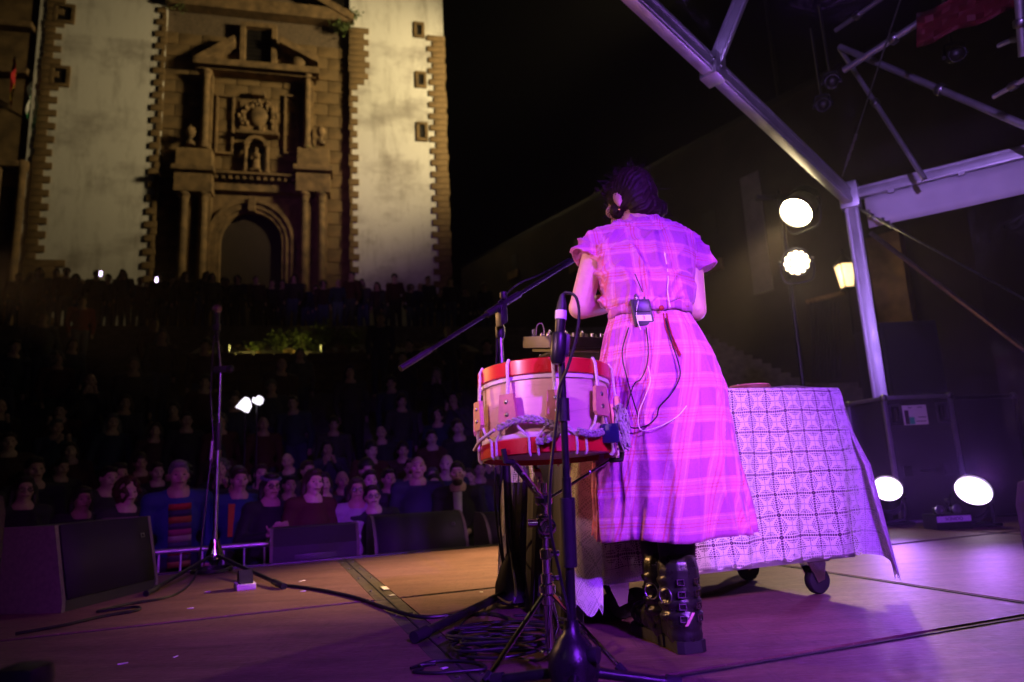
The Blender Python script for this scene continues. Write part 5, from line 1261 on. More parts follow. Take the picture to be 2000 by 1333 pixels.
# dark bag and shoes-height clutter on the boards left of the boots
bgp = atz(1215, 1205); bag = remesh(MB().ell(bgp + EZ * .045, (.09, .06, .05)).ell(bgp + Vector((-.09, .02, .035)), (.07, .05, .04)).ell(bgp + Vector((.06, .0, .06)), (.05, .04, .045)), 'black_bag', .008, 2); shift_mesh(bag, bgp)
o = link('black_bag', bag, M['black_cloth'], None, bgp); tag(o, 'slumped black cloth bag on the boards beside the boots', 'bag')
# ================================================================== THE PERFORMER
from mathutils import noise as mnoise
PB = Vector((at(1320, 1270, 2.24).x, 2.24, 0))
pf = thing('person', PB, 'performer in a plaid dress seen from behind, bending over the table', 'person')
def blobshift(me): shift_mesh(me, PB); return me
fdir = Vector((-.52, .80, -.30)).normalized(); ldir = Vector((-.84, -.52, -.05)); ldir = (ldir - fdir * ldir.dot(fdir)).normalized(); udir = fdir.cross(ldir) ; udir = -udir if udir.z < 0 else udir
HC = at(1230, 389, 2.45)
def hd(l, f, u): return HC + ldir * l + fdir * f + udir * u
HR = Matrix((ldir, fdir, udir)).transposed()
neck = at(1247, 432, 2.42); pel = at(1272, 650, 2.27)
LS, LE, LW = at(1166, 482, 2.39), at(1133, 602, 2.345), at(1222, 588, 2.56)
RS, RE, RW = at(1345, 490, 2.38), at(1357, 606, 2.36), at(1300, 600, 2.585)
body = MB()
body.ell(HC, (.074, .093, .100), 20, 14, HR).ell(hd(0, .035, -.055), (.055, .055, .065), 16, 10, HR).ell(hd(0, .06, -.09), (.03, .03, .03), 12, 8, HR)
body.cap(hd(0, .085, .01), hd(0, .112, -.028), .010, .015).ell(hd(0, .108, -.03), (.017, .013, .011), 10, 8, HR)
body.cap(hd(-.02, .098, -.062), hd(.02, .098, -.062), .009, .009).ell(hd(.045, .062, -.02), (.028, .03, .025), 10, 8, HR).ell(hd(-.045, .062, -.02), (.028, .03, .025), 10, 8, HR)
for s_ in (1, -1):
    body.ell(hd(.076 * s_, -.008, -.012), (.009, .022, .034), 10, 8, HR).ell(hd(.076 * s_, -.005, -.042), (.009, .012, .012), 8, 6, HR)
body.cap(hd(0, -.02, -.05), neck, .05, .058).cap(neck, at(1256, 520, 2.36), .06, .10).cap(at(1256, 520, 2.36), pel, .10, .115)
body.cap(at(1190, 470, 2.40), at(1310, 472, 2.39), .05, .05)
for (S, E_, W) in ((LS, LE, LW), (RS, RE, RW)):
    body.cap(S, E_, .047, .041).cap(E_, E_.lerp(W, .45), .042, .038).cap(E_.lerp(W, .4), W, .038, .025)
    hdv = (W - E_).normalized(); hdv = (hdv + Vector((0, .5, -.35))).normalized(); side = hdv.cross(EZ).normalized(); up_ = side.cross(hdv)
    pc = W + hdv * .045; body.cap(W, W + hdv * .075, .026, .03).ell(pc + hdv * .015, (.038, .045, .016), 12, 8, Matrix((side, hdv, up_)).transposed())
    for k, L_ in ((-1.5, .058), (-.5, .068), (.5, .064), (1.5, .05)):
        a = W + hdv * .085 + side * k * .018; b_ = a + (hdv + up_ * -.25).normalized() * L_ * .5; c_ = b_ + (hdv + up_ * -.9).normalized() * L_ * .5
        body.cap(a, b_, .0092, .0086).cap(b_, c_, .0086, .0075)
    sg = 1 if (S is LS) else -1
    a = W + hdv * .03 + side * sg * .032; b_ = a + (hdv * .7 + side * sg * .7).normalized() * .035; body.cap(a, b_, .0115, .010).cap(b_, b_ + (hdv * .95 - up_ * .3).normalized() * .03, .010, .0085)
LB_, RB_ = Vector((at(1304, 1240, 2.32).x, 2.32, 0)), Vector((at(1338, 1270, 2.225).x, 2.225, 0))
for (Bt, s_) in ((LB_, -1), (RB_, 1)):
    hip = pel + Vector((s_ * .075, 0, -.05)); kn = Vector((Bt.x + .01 * s_, Bt.y + .03, .50)); body.cap(hip, kn, .085, .06).cap(kn, kn.lerp(Bt + EZ * .1, .35), .056, .058).cap(kn.lerp(Bt + EZ * .1, .35), Bt + EZ * .12, .058, .042)
bo = link('body', blobshift(remesh(body, 'body', .0055, 5)), M['skin'], pf)
eye_m = mat('eye_white', (.75, .72, .7), .2, 0, .05, 20); lip_m = mat('lip', (.4, .12, .12), .4, 0, .1, 30)
for s_ in (1, -1):
    MB().ell(hd(.031 * s_, .083, .008), (.013, .011, .010), 10, 8, HR).build('eye', eye_m, pf); MB().cap(hd(.018 * s_, .096, .03), hd(.048 * s_, .084, .032), .004, .003).build('eyebrow', M['hair'], pf)
MB().cap(hd(-.02, .104, -.063), hd(.02, .104, -.063), .005, .005).build('lips', lip_m, pf)
MB().ell(hd(.079, 0, -.062), (.004, .004, .008), 8, 6, HR).build('earring', M['gold'], pf)
MB().tube(spline([hd(.06, .06, -.085), hd(.074, .04, -.095), hd(.078, .02, -.115), hd(.07, .0, -.125)], 5), .009, 8).build('scarf', mat('teal_scarf', (.05, .28, .26), .8, 0, .2, 30), pf)
def wrinkle(me, fn):
    n_ = len(me.vertices); co = np.empty(n_ * 3, np.float32); me.vertices.foreach_get('co', co); co = co.reshape(-1, 3); no = np.array([v.normal[:] for v in me.vertices], np.float32)
    d_ = np.array([fn(Vector(c)) for c in co], np.float32); co = co + no * d_[:, None]; me.vertices.foreach_set('co', co.ravel()); me.update(); return co
def ridge(x): return 1 - abs(math.sin(x))
# hair: solid under-mass, then combed strands
hm = MB(); hm.ell(hd(0, -.014, .014), (.085, .101, .104), 20, 14, HR).ell(hd(0, -.045, -.01), (.078, .066, .080), 18, 12, HR).ell(hd(0, .05, .075), (.066, .05, .035), 14, 10, HR).ell(hd(0, -.052, -.075), (.073, .052, .055), 14, 10, HR)
LBN, RBN = at(1206, 412, 2.43), at(1287, 408, 2.43)
hm.ell(LBN, (.030, .030, .034), 12, 9, HR).ell(RBN, (.034, .032, .036), 12, 9, HR).cap(hd(.045, -.055, -.05), LBN, .026, .022).cap(hd(-.045, -.055, -.05), RBN, .026, .024)
hme = remesh(hm, 'hair', .0042, 3)
AXL, AXR = (LBN - HC).normalized(), (RBN - HC).normalized()
def hfold(p):
    r_ = p - HC; l_ = r_.dot(ldir); A = AXL if l_ > -.004 else AXR; ref = fdir - A * fdir.dot(A); ref.normalize(); ot = A.cross(ref)
    ph = math.atan2(r_.dot(ot), r_.dot(ref)); nz = mnoise.noise(p * 22); w = min(1, (p - (LBN if l_ > -.004 else RBN)).length / .03)
    part = math.exp(-(l_ / .004) ** 2) * (.006 if r_.dot(udir) > -.02 else .002)
    return (.0042 * (ridge(ph * 17 + nz * 1.6) ** 1.5 - .4) + .0022 * (ridge(ph * 41 + nz * 3) - .5)) * w - part + .002 * nz
wrinkle(hme, hfold)
hob = link('hair', blobshift(hme), M['hair'], pf)
hr = random.Random(8)
fly = MB()
for k in range(260):
    t0 = hr.uniform(0, 6.283); u0 = hr.uniform(-.3, 1.2); d_ = Vector((math.cos(t0) * math.cos(u0), math.sin(t0) * math.cos(u0), math.sin(u0)))
    a = Vector((d_.x * .088, d_.y * .1 - .014, d_.z * .104 + .014)); L_ = hr.uniform(.008, .03); tw = Vector((hr.gauss(0, 1), hr.gauss(0, 1), hr.gauss(0, 1))) * .6
    fly.tube([hd(*a), hd(*(a + (d_ + tw * .5) * L_ * .5)), hd(*(a + (d_ * .8 + tw) * L_))], [.0008, .0007, .0004], 3, cap=False)
for B in (LBN, RBN):
    for k in range(70):
        d_ = Vector((hr.gauss(0, 1), hr.gauss(0, 1), hr.gauss(0, 1))).normalized(); a = B + d_ * .03; fly.tube([a, a + d_ * .012 + Vector((0, 0, -.01)), a + d_ * .02 + Vector((hr.gauss(0, .01), 0, -hr.uniform(.01, .04)))], [.0008, .0006, .0003], 3, cap=False)
for k in range(12):
    a = hd(hr.uniform(.02, .08), hr.uniform(.0, .08), .09 - hr.uniform(0, .05)); e = a + ldir * hr.uniform(.005, .018) + fdir * hr.uniform(0, .03) + EZ * hr.uniform(-.02, .02); fly.tube([a, (a + e) / 2 + EZ * .008, e], [.0011, .0009, .0004], 3, cap=False)
fly.build('stray_hair', M['hair'], pf)['kind'] = 'stuff'
for B in (LBN, RBN): MB().lathe([(.024, -.006), (.029, 0), (.024, .006)], B.lerp(HC, .28), (B - HC), 16).build('hair_tie', M['black_cloth'], pf)

# ---- dress
def ring(v, uL, uR, y, ry, n=40, z=None):
    a, b_ = at(uL, v, y), at(uR, v, y); c = (a + b_) / 2; rx = (b_ - a).length / 2
    return c, rx, ry
BR = [(616, 1196, 1344, 2.27, .105), (604, 1188, 1350, 2.27, .118), (592, 1180, 1354, 2.275, .128), (570, 1172, 1354, 2.29, .132), (540, 1167, 1354, 2.31, .135), (510, 1160, 1358, 2.335, .135), (482, 1158, 1358, 2.36, .125), (462, 1168, 1348, 2.38, .108), (448, 1185, 1328, 2.40, .090), (436, 1205, 1305, 2.415, .075), (427, 1218, 1284, 2.425, .062), (417, 1226, 1277, 2.432, .052)]
bd_ = MB(); P = []
for (v, uL, uR, y, ry) in BR:
    c, rx, ry = ring(v, uL, uR, y, ry)
    P.append([c + Vector((rx * math.copysign(abs(math.cos(q)) ** .85, math.cos(q)), ry * math.copysign(abs(math.sin(q)) ** .85, math.sin(q)), 0)) for q in [6.2832 * j / 40 for j in range(40)]])
bd_.grid(P, wrapu=True); nb_ = len(bd_.v); bd_.f.append(tuple(range(39, -1, -1))); bd_.f.append(tuple(range(nb_ - 40, nb_)))
for (pts, rs) in (([at(1215, 462, 2.39), at(1168, 480, 2.385), at(1141, 508, 2.375)], [.062, .066, .066]), ([at(1300, 466, 2.385), at(1343, 488, 2.375), at(1376, 530, 2.37)], [.066, .064, .053])):
    bd_.tube(pts, rs, 20)
bme = remesh(bd_, 'bodice', .0065, 4)
def bfold(p):
    nz = mnoise.noise(p * 7); nz2 = mnoise.noise(p * 16 + Vector((3, 1, 2)))
    k = p.x * .75 + p.z * .95; k2 = p.x * -.4 + p.z * 1.0
    f = .030 * (ridge(k * 30 + nz * 4.5) ** 2 - .4) * (.5 + .5 * mnoise.noise(p * 4 + Vector((9, 0, 0)))) + .018 * (ridge(k2 * 52 + nz * 5) ** 2 - .4) * max(0, nz2 + .4) + .005 * nz2
    low = max(0, 1 - abs(p.z - 1.09) / .07); f += .007 * low * ridge(p.x * 70 + nz * 3)
    return f
co = wrinkle(bme, bfold)
def planar_uv(me, fx):
    uvl = me.uv_layers.new(name='UVMap'); li = np.empty(len(me.loops), np.int32); me.loops.foreach_get('vertex_index', li)
    n_ = len(me.vertices); c = np.empty(n_ * 3, np.float32); me.vertices.foreach_get('co', c); c = c.reshape(-1, 3); uv = fx(c)[li]; uvl.data.foreach_set('uv', uv.astype(np.float32).ravel())
planar_uv(bme, lambda c: np.stack([c[:, 0] * 1.0 + (c[:, 1] - 2.3) * .15 - .05 * c[:, 2], c[:, 2] + .1 * c[:, 0] + .02], 1))
link('dress_bodice', blobshift(bme), M['plaid'], pf)
# skirt
SR = [(608, 1196, 1345, 2.27, .108), (622, 1190, 1348, 2.27, .113), (650, 1182, 1366, 2.27, .136), (700, 1172, 1394, 2.27, .158), (760, 1165, 1414, 2.27, .174), (860, 1158, 1431, 2.27, .188), (960, 1158, 1449, 2.275, .198), (1046, 1160, 1466, 2.28, .206)]
SRI = []
NRg = 60
vs_ = [r_[0] for r_ in SR]
def interp(v, k): return float(np.interp(v, vs_, [r_[k] for r_ in SR]))
def sring(v): return ring(v, interp(v, 1), interp(v, 2), interp(v, 3), interp(v, 4))
def sfold(q, t):
    g_ = max(0, 1 - t * 3.2)
    f = .10 * t ** .8 * (.5 * math.sin(q * 7 + .6 + t * .5) + .33 * math.sin(q * 12 + 2.1 - t) + .22 * math.sin(q * 19 + .4 + 1.2 * t)) * .85
    f += g_ * .028 * (ridge(q * 21 + .7 * math.sin(q * 5)) - .5)
    lf = max(0, math.cos(q - math.pi)) ** 2; f += lf * .085 * min(1, t * 5 + .15) * (ridge(q * 13 + .8 * t) ** 1.3 - .5)
    f += .06 * (ridge(q * 9 + 3 * t + 1.5 * mnoise.noise(Vector((q * 2, t * 3, 0)))) ** 3 - .2) * min(1, t * 2)
    f += .012 * mnoise.noise(Vector((math.cos(q) * 5, math.sin(q) * 5, t * 7)))
    return f
NA = 260; P = []; UV = []
for i in range(NRg + 1):
    t = i / NRg; v = 608 + (1046 - 608) * t; c, rx, ry = sring(v); row = []; ru = []
    for j in range(NA + 1):
        q = 6.2832 * j / NA; f = 1 + sfold(q if j < NA else 0.0, t); dz = .006 * math.sin(q * 5) * t
        row.append(c + Vector((rx * f * math.cos(q), ry * f * math.sin(q), dz))); ru.append((q * (.16 + .035 * t) * 1.05 + .012 * math.sin(t * 3 + q * 3), c.z + dz * .5))
    P.append(row); UV.append(ru)
mbk = MB().grid(P); sk = mbk.build('dress_skirt', M['plaid'], pf, ang=180)
uvl = sk.data.uv_layers.new(name='UVMap'); flat = [q for r_ in UV for q in r_]
for lp_ in sk.data.loops: uvl.data[lp_.index].uv = flat[lp_.vertex_index]
sk.modifiers.new('s', 'SOLIDIFY').thickness = .003
def sky_(u, v, off=.012):                                                  # point just off the back of the dress under pixel (u,v)
    c, rx, ry = sring(v) if v > 612 else ring(v, *[float(np.interp(v, [r_[0] for r_ in BR][::-1], [r_[k] for r_ in BR][::-1])) for k in (1, 2, 3, 4)])
    y = c.y - ry
    for _ in range(3):
        p = at(u, v, y); x = max(-.98, min(.98, (p.x - c.x) / rx)); y = c.y - ry * math.sqrt(1 - x * x) - off
    return at(u, v, y)
# waistband, knot, zip
P = []
for (v, g_) in ((621, 1.04), (614, 1.065), (606, 1.06), (600, 1.03)):
    c, rx, ry = ring(v, 1192, 1347, 2.27, .111); P.append([c + Vector((rx * g_ * math.cos(q), ry * g_ * math.sin(q) * 1.04, .003 * math.sin(q * 9 + v))) for q in [6.2832 * j / 64 for j in range(64)]])
wbm = MB().grid(P, wrapu=True).build('waistband', M['plaid'], pf); planar_uv(wbm.data, lambda c: np.stack([c[:, 0] * 2.2, c[:, 2] * 1.5 + .03], 1)); wbm.modifiers.new('s', 'SOLIDIFY').thickness = .003
MB().ell(sky_(1292, 602, .016), (.009, .007, .009), 10, 8).build('button', M['red_cord'], pf)
MB().tube(spline([sky_(1302, 612, .012), sky_(1308, 640, .014), sky_(1318, 668, .012), sky_(1330, 694, .008)], 6), [.0022] * 19, 6).build('zip', M['red_cord'], pf)
MB().tube(spline([sky_(1296, 612, .012), sky_(1300, 640, .014), sky_(1313, 668, .012), sky_(1328, 697, .008)], 6), [.002] * 19, 6).build('zip', M['red_cord'], pf)
# ---- tights and boots
for (Bt, s_) in ((LB_, -1), (RB_, 1)):
    kn = Vector((Bt.x + .01 * s_, Bt.y + .03, .50))
    tg_ = MB().cap(kn + EZ * .25, kn, .078, .064).cap(kn, kn.lerp(Bt + EZ * .1, .35), .061, .063).cap(kn.lerp(Bt + EZ * .1, .35), Bt + EZ * .13, .063, .048)
    link('tights', blobshift(remesh(tg_, 'tights', .009, 4)), M['tights'], pf)
    td = Vector((-.3, .95, 0)).normalized() if s_ < 0 else Vector((-.2, .97, 0)).normalized(); sd = Vector((td.y, -td.x, 0))
    bm2 = MB().cap(Bt + EZ * .055 - td * .01, Bt + EZ * .06 + td * .12, .052, .046).ell(Bt + EZ * .05 - td * .012, (.054, .054, .05), 14, 10).cap(Bt + EZ * .235, Bt + EZ * .10, .064, .058).cap(Bt + EZ * .085 - td * .015, Bt + EZ * .07 + td * .10, .054, .047).ell(Bt + EZ * .066 + td * .145, (.047, .058, .040), 14, 10, Matrix((sd, td, EZ)).transposed())
    for z in (.10, .135, .17, .205): bm2.lathe([(.058, -.010), (.066, -.006), (.067, .006), (.058, .010)], Bt + EZ * z + td * .004, EZ + td * .12, 24)
    bt = link('boot', blobshift(remesh(bm2, 'boot', .0045, 2)), M['boot'], pf)
    so = [(-.046, -.05), (-.028, -.062), (.028, -.062), (.046, -.05), (.044, .02), (.049, .11), (.042, .17), (.02, .192), (-.02, .192), (-.042, .17), (-.049, .11), (-.044, .02)]
    MB().prism(so, sd, td, EZ, Bt + EZ * .002, .034).build('sole', M['sole'], bt, smooth=False)
    vw = Vector((.25, -.97, 0)).normalized()
    for z in (.10, .135, .17, .205):
        for ds_ in (.5, -.35):
            dirb = (sd * ds_ - td).normalized(); pb = Bt + EZ * z + dirb * .069
            fr = MB(); tx = dirb.cross(EZ).normalized()
            for (dx, dz, wx, wz) in ((0, .008, .022, .003), (0, -.008, .022, .003), (-.010, 0, .003, .013), (.010, 0, .003, .013)): fr.box(pb + tx * dx + EZ * dz, (wx, .004, wz), tx, dirb, EZ)
            fr.build('buckle', M['chrome'], bt, smooth=False)
    MB().lathe([(.024, 0), (.026, .002), (.024, .004), (.022, .002)], Bt + EZ * .165 + (-sd * .9 - td * .45).normalized() * .066, (-sd * .9 - td * .45), 20, False, False).build('ring', M['steel'], bt)
    p = Bt + EZ * .10 + (sd * -.1 - td).normalized() * .073; MB().box(p, (.010, .004, .045), (sd + EZ * .0), td, (EZ + sd * .7), .002).build('pull_tab', M['reflector'], bt)
# ---- body pack and leads (worn)
bp = sky_(1254, 612, .016); bpk = thing('body_pack', bp, 'black body pack with white label worn at the back of the waist', 'radio pack')
bX = Vector((1, 0, -.03)).normalized(); bZ = Vector((-.10, .06, 1)).normalized(); bY = bZ.cross(bX)
MB().box(bp, (.064, .022, .092), bX, bY, bZ, .006).build('case', M['black_plastic'], bpk)
MB().box(bp + bZ * .02 - bY * .012, (.05, .004, .04), bX, bY, bZ, .002).build('battery_door', M['black_metal'], bpk)
lbp = MB().box(bp - bZ * .02 - bY * .0125, (.048, .002, .020), bX, bY, bZ).build('white_label', M['white_tape'], bpk, smooth=False)
text('3', .018, bp - bZ * .02 - bY * .0142, bX, bZ, lbp, 'ink_red')
MB().lathe([(.006, 0), (.006, .014), (.003, .02)], bp + bZ * .046 - bX * .008, bZ, 10).build('jack', M['steel'], bpk)
MB().lathe([(.006, 0), (.005, .01), (.0025, .02)], bp + bZ * .046 + bX * .018, bZ, 10).build('antenna_base', M['black_plastic'], bpk)
MB().tube([bp + bZ * .06 + bX * .018, bp + bZ * .135 + bX * .002 - bY * .004], .0018, 6).build('antenna', M['black_plastic'], bpk)
def wire_on(pts, r_, lab, m, off=.013):
    o = MB().tube(spline([sky_(u, v, off) for (u, v) in pts], 6), r_, 6).build('lead', M[m], loc=sky_(*pts[0])); tag(o, lab, 'cable')
wire_on([(1243, 422), (1262, 421), (1280, 432), (1290, 458), (1294, 480), (1300, 505), (1305, 540), (1304, 570), (1309, 600)], .0016, 'thin white lead running down the back of the plaid dress', 'lead_white', .016)
for (u, v, r_) in ((1294, 473, .005), (1299, 498, .0035)): MB().ell(sky_(u, v, .018), (r_, r_, r_ * 2), 8, 6).build('lead_clip', M['lead_white'], C.objects[-1] if False else bpk)
wire_on([(1247, 588), (1243, 610), (1246, 630), (1252, 645)], .0014, 'short white lead looping over the body pack', 'lead_white', .034)
wire_on([(1262, 640), (1266, 680), (1263, 715), (1252, 740), (1238, 752), (1226, 790), (1222, 812), (1232, 835), (1262, 832), (1282, 815), (1288, 795), (1312, 768), (1328, 735), (1324, 705), (1312, 670), (1300, 622)], .0022, 'black lead hanging in a loop over the skirt', 'cable', .02)
wire_on([(1228, 640), (1215, 690), (1225, 740), (1236, 780), (1248, 818)], .0022, 'black lead hanging straight down the skirt pleats', 'cable', .02)
wire_on([(1266, 715), (1270, 745), (1258, 780), (1247, 810), (1250, 838), (1268, 840), (1300, 828), (1325, 812), (1341, 793)], .0014, 'thin white lead looping low over the skirt', 'lead_white', .022)

# ================================================================== THE CROWD
def person_meshes(pose, female, vox, fingers):
    b = MB(); sh = .17 if female else .195; zs = 1.40
    b.ell((0, 0, 1.59), (.073, .092, .104), 16, 12).ell((0, -.028, 1.53), (.060, .062, .062), 14, 9).ell((0, -.02, 1.50), (.05, .06, .04), 14, 9).ell((0, -.066, 1.487), (.026, .024, .022))
    b.cap((0, -.088, 1.60), (0, -.112, 1.563), .010, .016).ell((0, -.082, 1.625), (.055, .02, .013)).cap((-.022, -.092, 1.527), (.022, -.092, 1.527), .009, .009)
    for s_ in (1, -1): b.ell((s_ * .077, .005, 1.575), (.010, .020, .034), 8, 6).ell((s_ * .045, -.062, 1.565), (.028, .028, .026), 8, 6)
    b.cap((0, .01, 1.52), (0, .02, 1.42), .054, .062).cap((0, .02, 1.40), (0, .02, 1.0), .11, .115).cap((-sh * .8, .02, 1.39), (sh * .8, .02, 1.39), .055, .055)
    t = MB(); fat = .018
    t.cap((0, .02, 1.33), (0, .02, 1.0), .125 + fat * .5, .13 + fat).ell((0, .01, 1.2), (.17 + fat * .6, .125 + fat, .2)).cap((-sh, .02, 1.375), (sh, .02, 1.375), .064 + fat, .064 + fat).cap((-sh * .45, .02, 1.42), (sh * .45, .02, 1.42), .05, .05).ell((0, .02, .98), (.175, .13, .12)).cap((0, .03, 1.455), (0, .02, 1.40), .062, .085)
    for s_ in (1, -1):
        S = Vector((s_ * sh, .02, 1.38)); E_ = pose['e']; W = pose['w']; e = Vector((s_ * E_[0], E_[1], E_[2])); w_ = Vector((s_ * W[0], W[1], W[2]))
        b.cap(S, e, .045, .038).cap(e, w_, .038, .026)
        dh = (w_ - e).normalized(); dh = (dh + Vector(pose.get('h', (0, 0, 0)))).normalized(); sd = dh.cross(Vector((0, 1, .2))).normalized(); up_ = sd.cross(dh)
        b.cap(w_, w_ + dh * .07, .026, .032)
        if fingers:
            b.ell(w_ + dh * .06, (.036, .045, .016), 10, 8, Matrix((sd, dh, up_)).transposed())
            for k, L_ in ((-1.5, .055), (-.5, .068), (.5, .064), (1.5, .048)):
                a = w_ + dh * .09 + sd * k * .018; m_ = a + dh * L_ * .5; b.cap(a, m_, .0095, .009).cap(m_, m_ + (dh + up_ * .4).normalized() * L_ * .45, .009, .008)
            a = w_ + dh * .03 + sd * .032; b.cap(a, a + (dh * .6 + sd * .8).normalized() * .055, .011, .009)
        t.cap(S, e, .058 + fat * .6, .05 + fat * .5).cap(e, e.lerp(w_, .85), .05 + fat * .5, .036 + fat * .3)
    l = MB()
    for s_ in (1, -1):
        b.cap((s_ * .085, .02, .9), (s_ * .09, .01, .5), .08, .055).cap((s_ * .09, .01, .5), (s_ * .09, .03, .1), .052, .04).cap((s_ * .09, .03, .05), (s_ * .1, -.1, .035), .042, .035)
        l.cap((s_ * .085, .02, .92), (s_ * .09, .01, .5), .095, .075).cap((s_ * .09, .01, .5), (s_ * .09, .03, .1), .072, .06)
    l.ell((0, .02, .95), (.165, .125, .12))
    return (remesh(b, 'spectator_body', vox, 3, .5), remesh(t, 'spectator_top', max(vox, .014), 4, .5), remesh(l, 'spectator_trousers', .02, 3, .4))
POSES = {'down': dict(e=(.25, .04, 1.08), w=(.22, -.06, .84)), 'chest': dict(e=(.26, .0, 1.10), w=(.075, -.25, 1.16), h=(0, -.2, .9)), 'rail': dict(e=(.24, .0, 1.10), w=(.10, -.24, 1.02), h=(-.6, -.3, -.2)), 'phone': dict(e=(.23, -.06, 1.12), w=(.06, -.28, 1.40), h=(0, -.2, .8))}
VAR = {}
for nm, pz, fem, vx, fg in (('f_down', 'down', True, .014, False), ('m_down', 'down', False, .014, False), ('m_rail', 'rail', False, .0085, True), ('f_chest', 'chest', True, .0085, True), ('f_rail', 'rail', True, .0085, True), ('m_phone', 'phone', False, .014, False)):
    VAR[nm] = person_meshes(POSES[pz], fem, vx, fg)
def hair_mesh(kind):
    h = MB()
    if kind == 'short': h.ell((0, .016, 1.615), (.083, .096, .098)).ell((0, -.05, 1.675), (.06, .045, .03)); vx = .012
    elif kind == 'bob': h.ell((0, .018, 1.612), (.088, .10, .104)).cap((.075, .02, 1.6), (.08, .02, 1.48), .03, .03).cap((-.075, .02, 1.6), (-.08, .02, 1.48), .03, .03).cap((0, .07, 1.6), (0, .075, 1.47), .06, .055).ell((0, -.045, 1.68), (.062, .045, .03))
    elif kind == 'long': h.ell((0, .018, 1.612), (.09, .10, .105)).cap((.08, .02, 1.6), (.10, .0, 1.38), .033, .035).cap((-.08, .02, 1.6), (-.10, .0, 1.38), .033, .035).cap((0, .07, 1.6), (0, .09, 1.38), .06, .06).ell((0, -.045, 1.682), (.064, .045, .03))
    elif kind == 'curly':
        q = random.Random(3)
        for k in range(60): d_ = Vector((q.gauss(0, 1), q.gauss(0, 1) + .5, q.gauss(0, 1) + .35)).normalized(); h.ell(Vector((0, .02, 1.60)) + Vector((d_.x * .1, d_.y * .1, d_.z * .115)), (.033, .033, .033), 8, 6)
    elif kind == 'bald': h.cap((.078, .01, 1.56), (.07, .05, 1.55), .012, .02).cap((-.078, .01, 1.56), (-.07, .05, 1.55), .012, .02).ell((0, .07, 1.56), (.06, .03, .05))
    elif kind == 'beanie': h.ell((0, .008, 1.635), (.088, .104, .098)).lathe([(.085, -.02), (.095, -.015), (.095, .02), (.085, .025)], (0, .004, 1.632), (0, -.12, 1), 20)
    return remesh(h, 'spectator_hair', .012, 2, .6)
HAIR = {k: hair_mesh(k) for k in ('short', 'bob', 'long', 'curly', 'bald', 'beanie')}
eyeM = MB().ell((0, 0, 0), (.012, .009, .006), 8, 6).mesh('eye'); mouM = MB().cap((-.024, 0, 0), (.024, 0, 0), .005, .005, 8).mesh('mouth'); browM = MB().cap((-.018, 0, 0), (.018, 0, .003), .0045, .0035, 6).mesh('eyebrow')
glM = MB()
for s_ in (1, -1): glM.lathe([(.022, 0), (.025, .002), (.022, .004), (.020, .002)], (s_ * .032, -.108, 1.585), (0, -1, 0), 16, False, False)
glM.tube([(-.01, -.111, 1.588), (.01, -.111, 1.588)], .002, 6).tube([(.056, -.106, 1.588), (.08, .0, 1.585)], .002, 6).tube([(-.056, -.106, 1.588), (-.08, .0, 1.585)], .002, 6)
glassesM = glM.mesh('glasses')
lensM = [MB().lathe([(.021, 0), (.015, .002), (.001, .003)], (s_ * .032, -.109, 1.585), (0, -1, 0), 14).mesh('glasses_lens') for s_ in (1, -1)]
scarfM = MB().lathe([(.07, -.03), (.085, -.015), (.085, .015), (.065, .03)], (0, .012, 1.43), EZ, 18).mesh('scarf')
darkm = mat('eye_dark', (.02, .015, .015), .25, 0, .1, 20); lipm = mat('mouth_dark', (.16, .04, .045), .5, 0, .1, 20); lens_m = mat('lens_glass', (.25, .25, .3), .08, .6, .05, 20)
SKT = [(.55, .36, .27), (.48, .31, .23), (.6, .42, .34), (.4, .26, .19)]
def spectator(p, face_to, label, var='m_down', hair='short', hc=(.02, .014, .01), top=(.03, .03, .035), leg=(.03, .03, .045), h=1.7, group=None, face=True, glasses=False, skin=None, scarf=None, tilt=0.0):
    o = bpy.data.objects.new('person', None); C.objects.link(o); tag(o, label, 'person', group)
    o.location = p; s_ = h / 1.70; o.scale = (s_, s_, s_); d_ = face_to - p; o.rotation_euler = (rnd.gauss(0, .05), rnd.gauss(0, .05), math.atan2(d_.x, -d_.y) + rnd.gauss(0, .22))
    B, T, L_ = VAR[var]; sk_ = skin or SKT[rnd.randrange(4)]
    for (nm, me, m_, c_) in (('body', B, 'c_skin', sk_), ('top', T, 'c_cloth', top), ('trousers', L_, 'c_cloth', leg), ('hair', HAIR[hair], 'c_hair', hc)):
        q = link(nm, me, M[m_], o); q.color = (*c_, 1)
    if face:
        for s2 in (1, -1):
            q = link('eye', eyeM, darkm, o); q.location = (s2 * .031, -.085, 1.590)
        q = link('mouth', mouM, lipm, o); q.location = (0, -.0985, 1.527)
    if glasses: q = link('glasses', glassesM, darkm, o); [link('lens', lm_, M['clear'], q) for lm_ in lensM]
    if scarf: q = link('scarf', scarfM, M['c_cloth'], o); q.color = (*scarf, 1)
    return o
LOOK = Vector((.3, 1.8, 1.2))
def foot(u, vtop, y, h=1.7):                                               # standing point under a head seen at (u, vtop)
    p = at(u, vtop, y); q = Vector((p.x, p.y, 0)); z = ground_z(q); return Vector((p.x, p.y, z)), max(1.45, min(1.92, p.z - z))
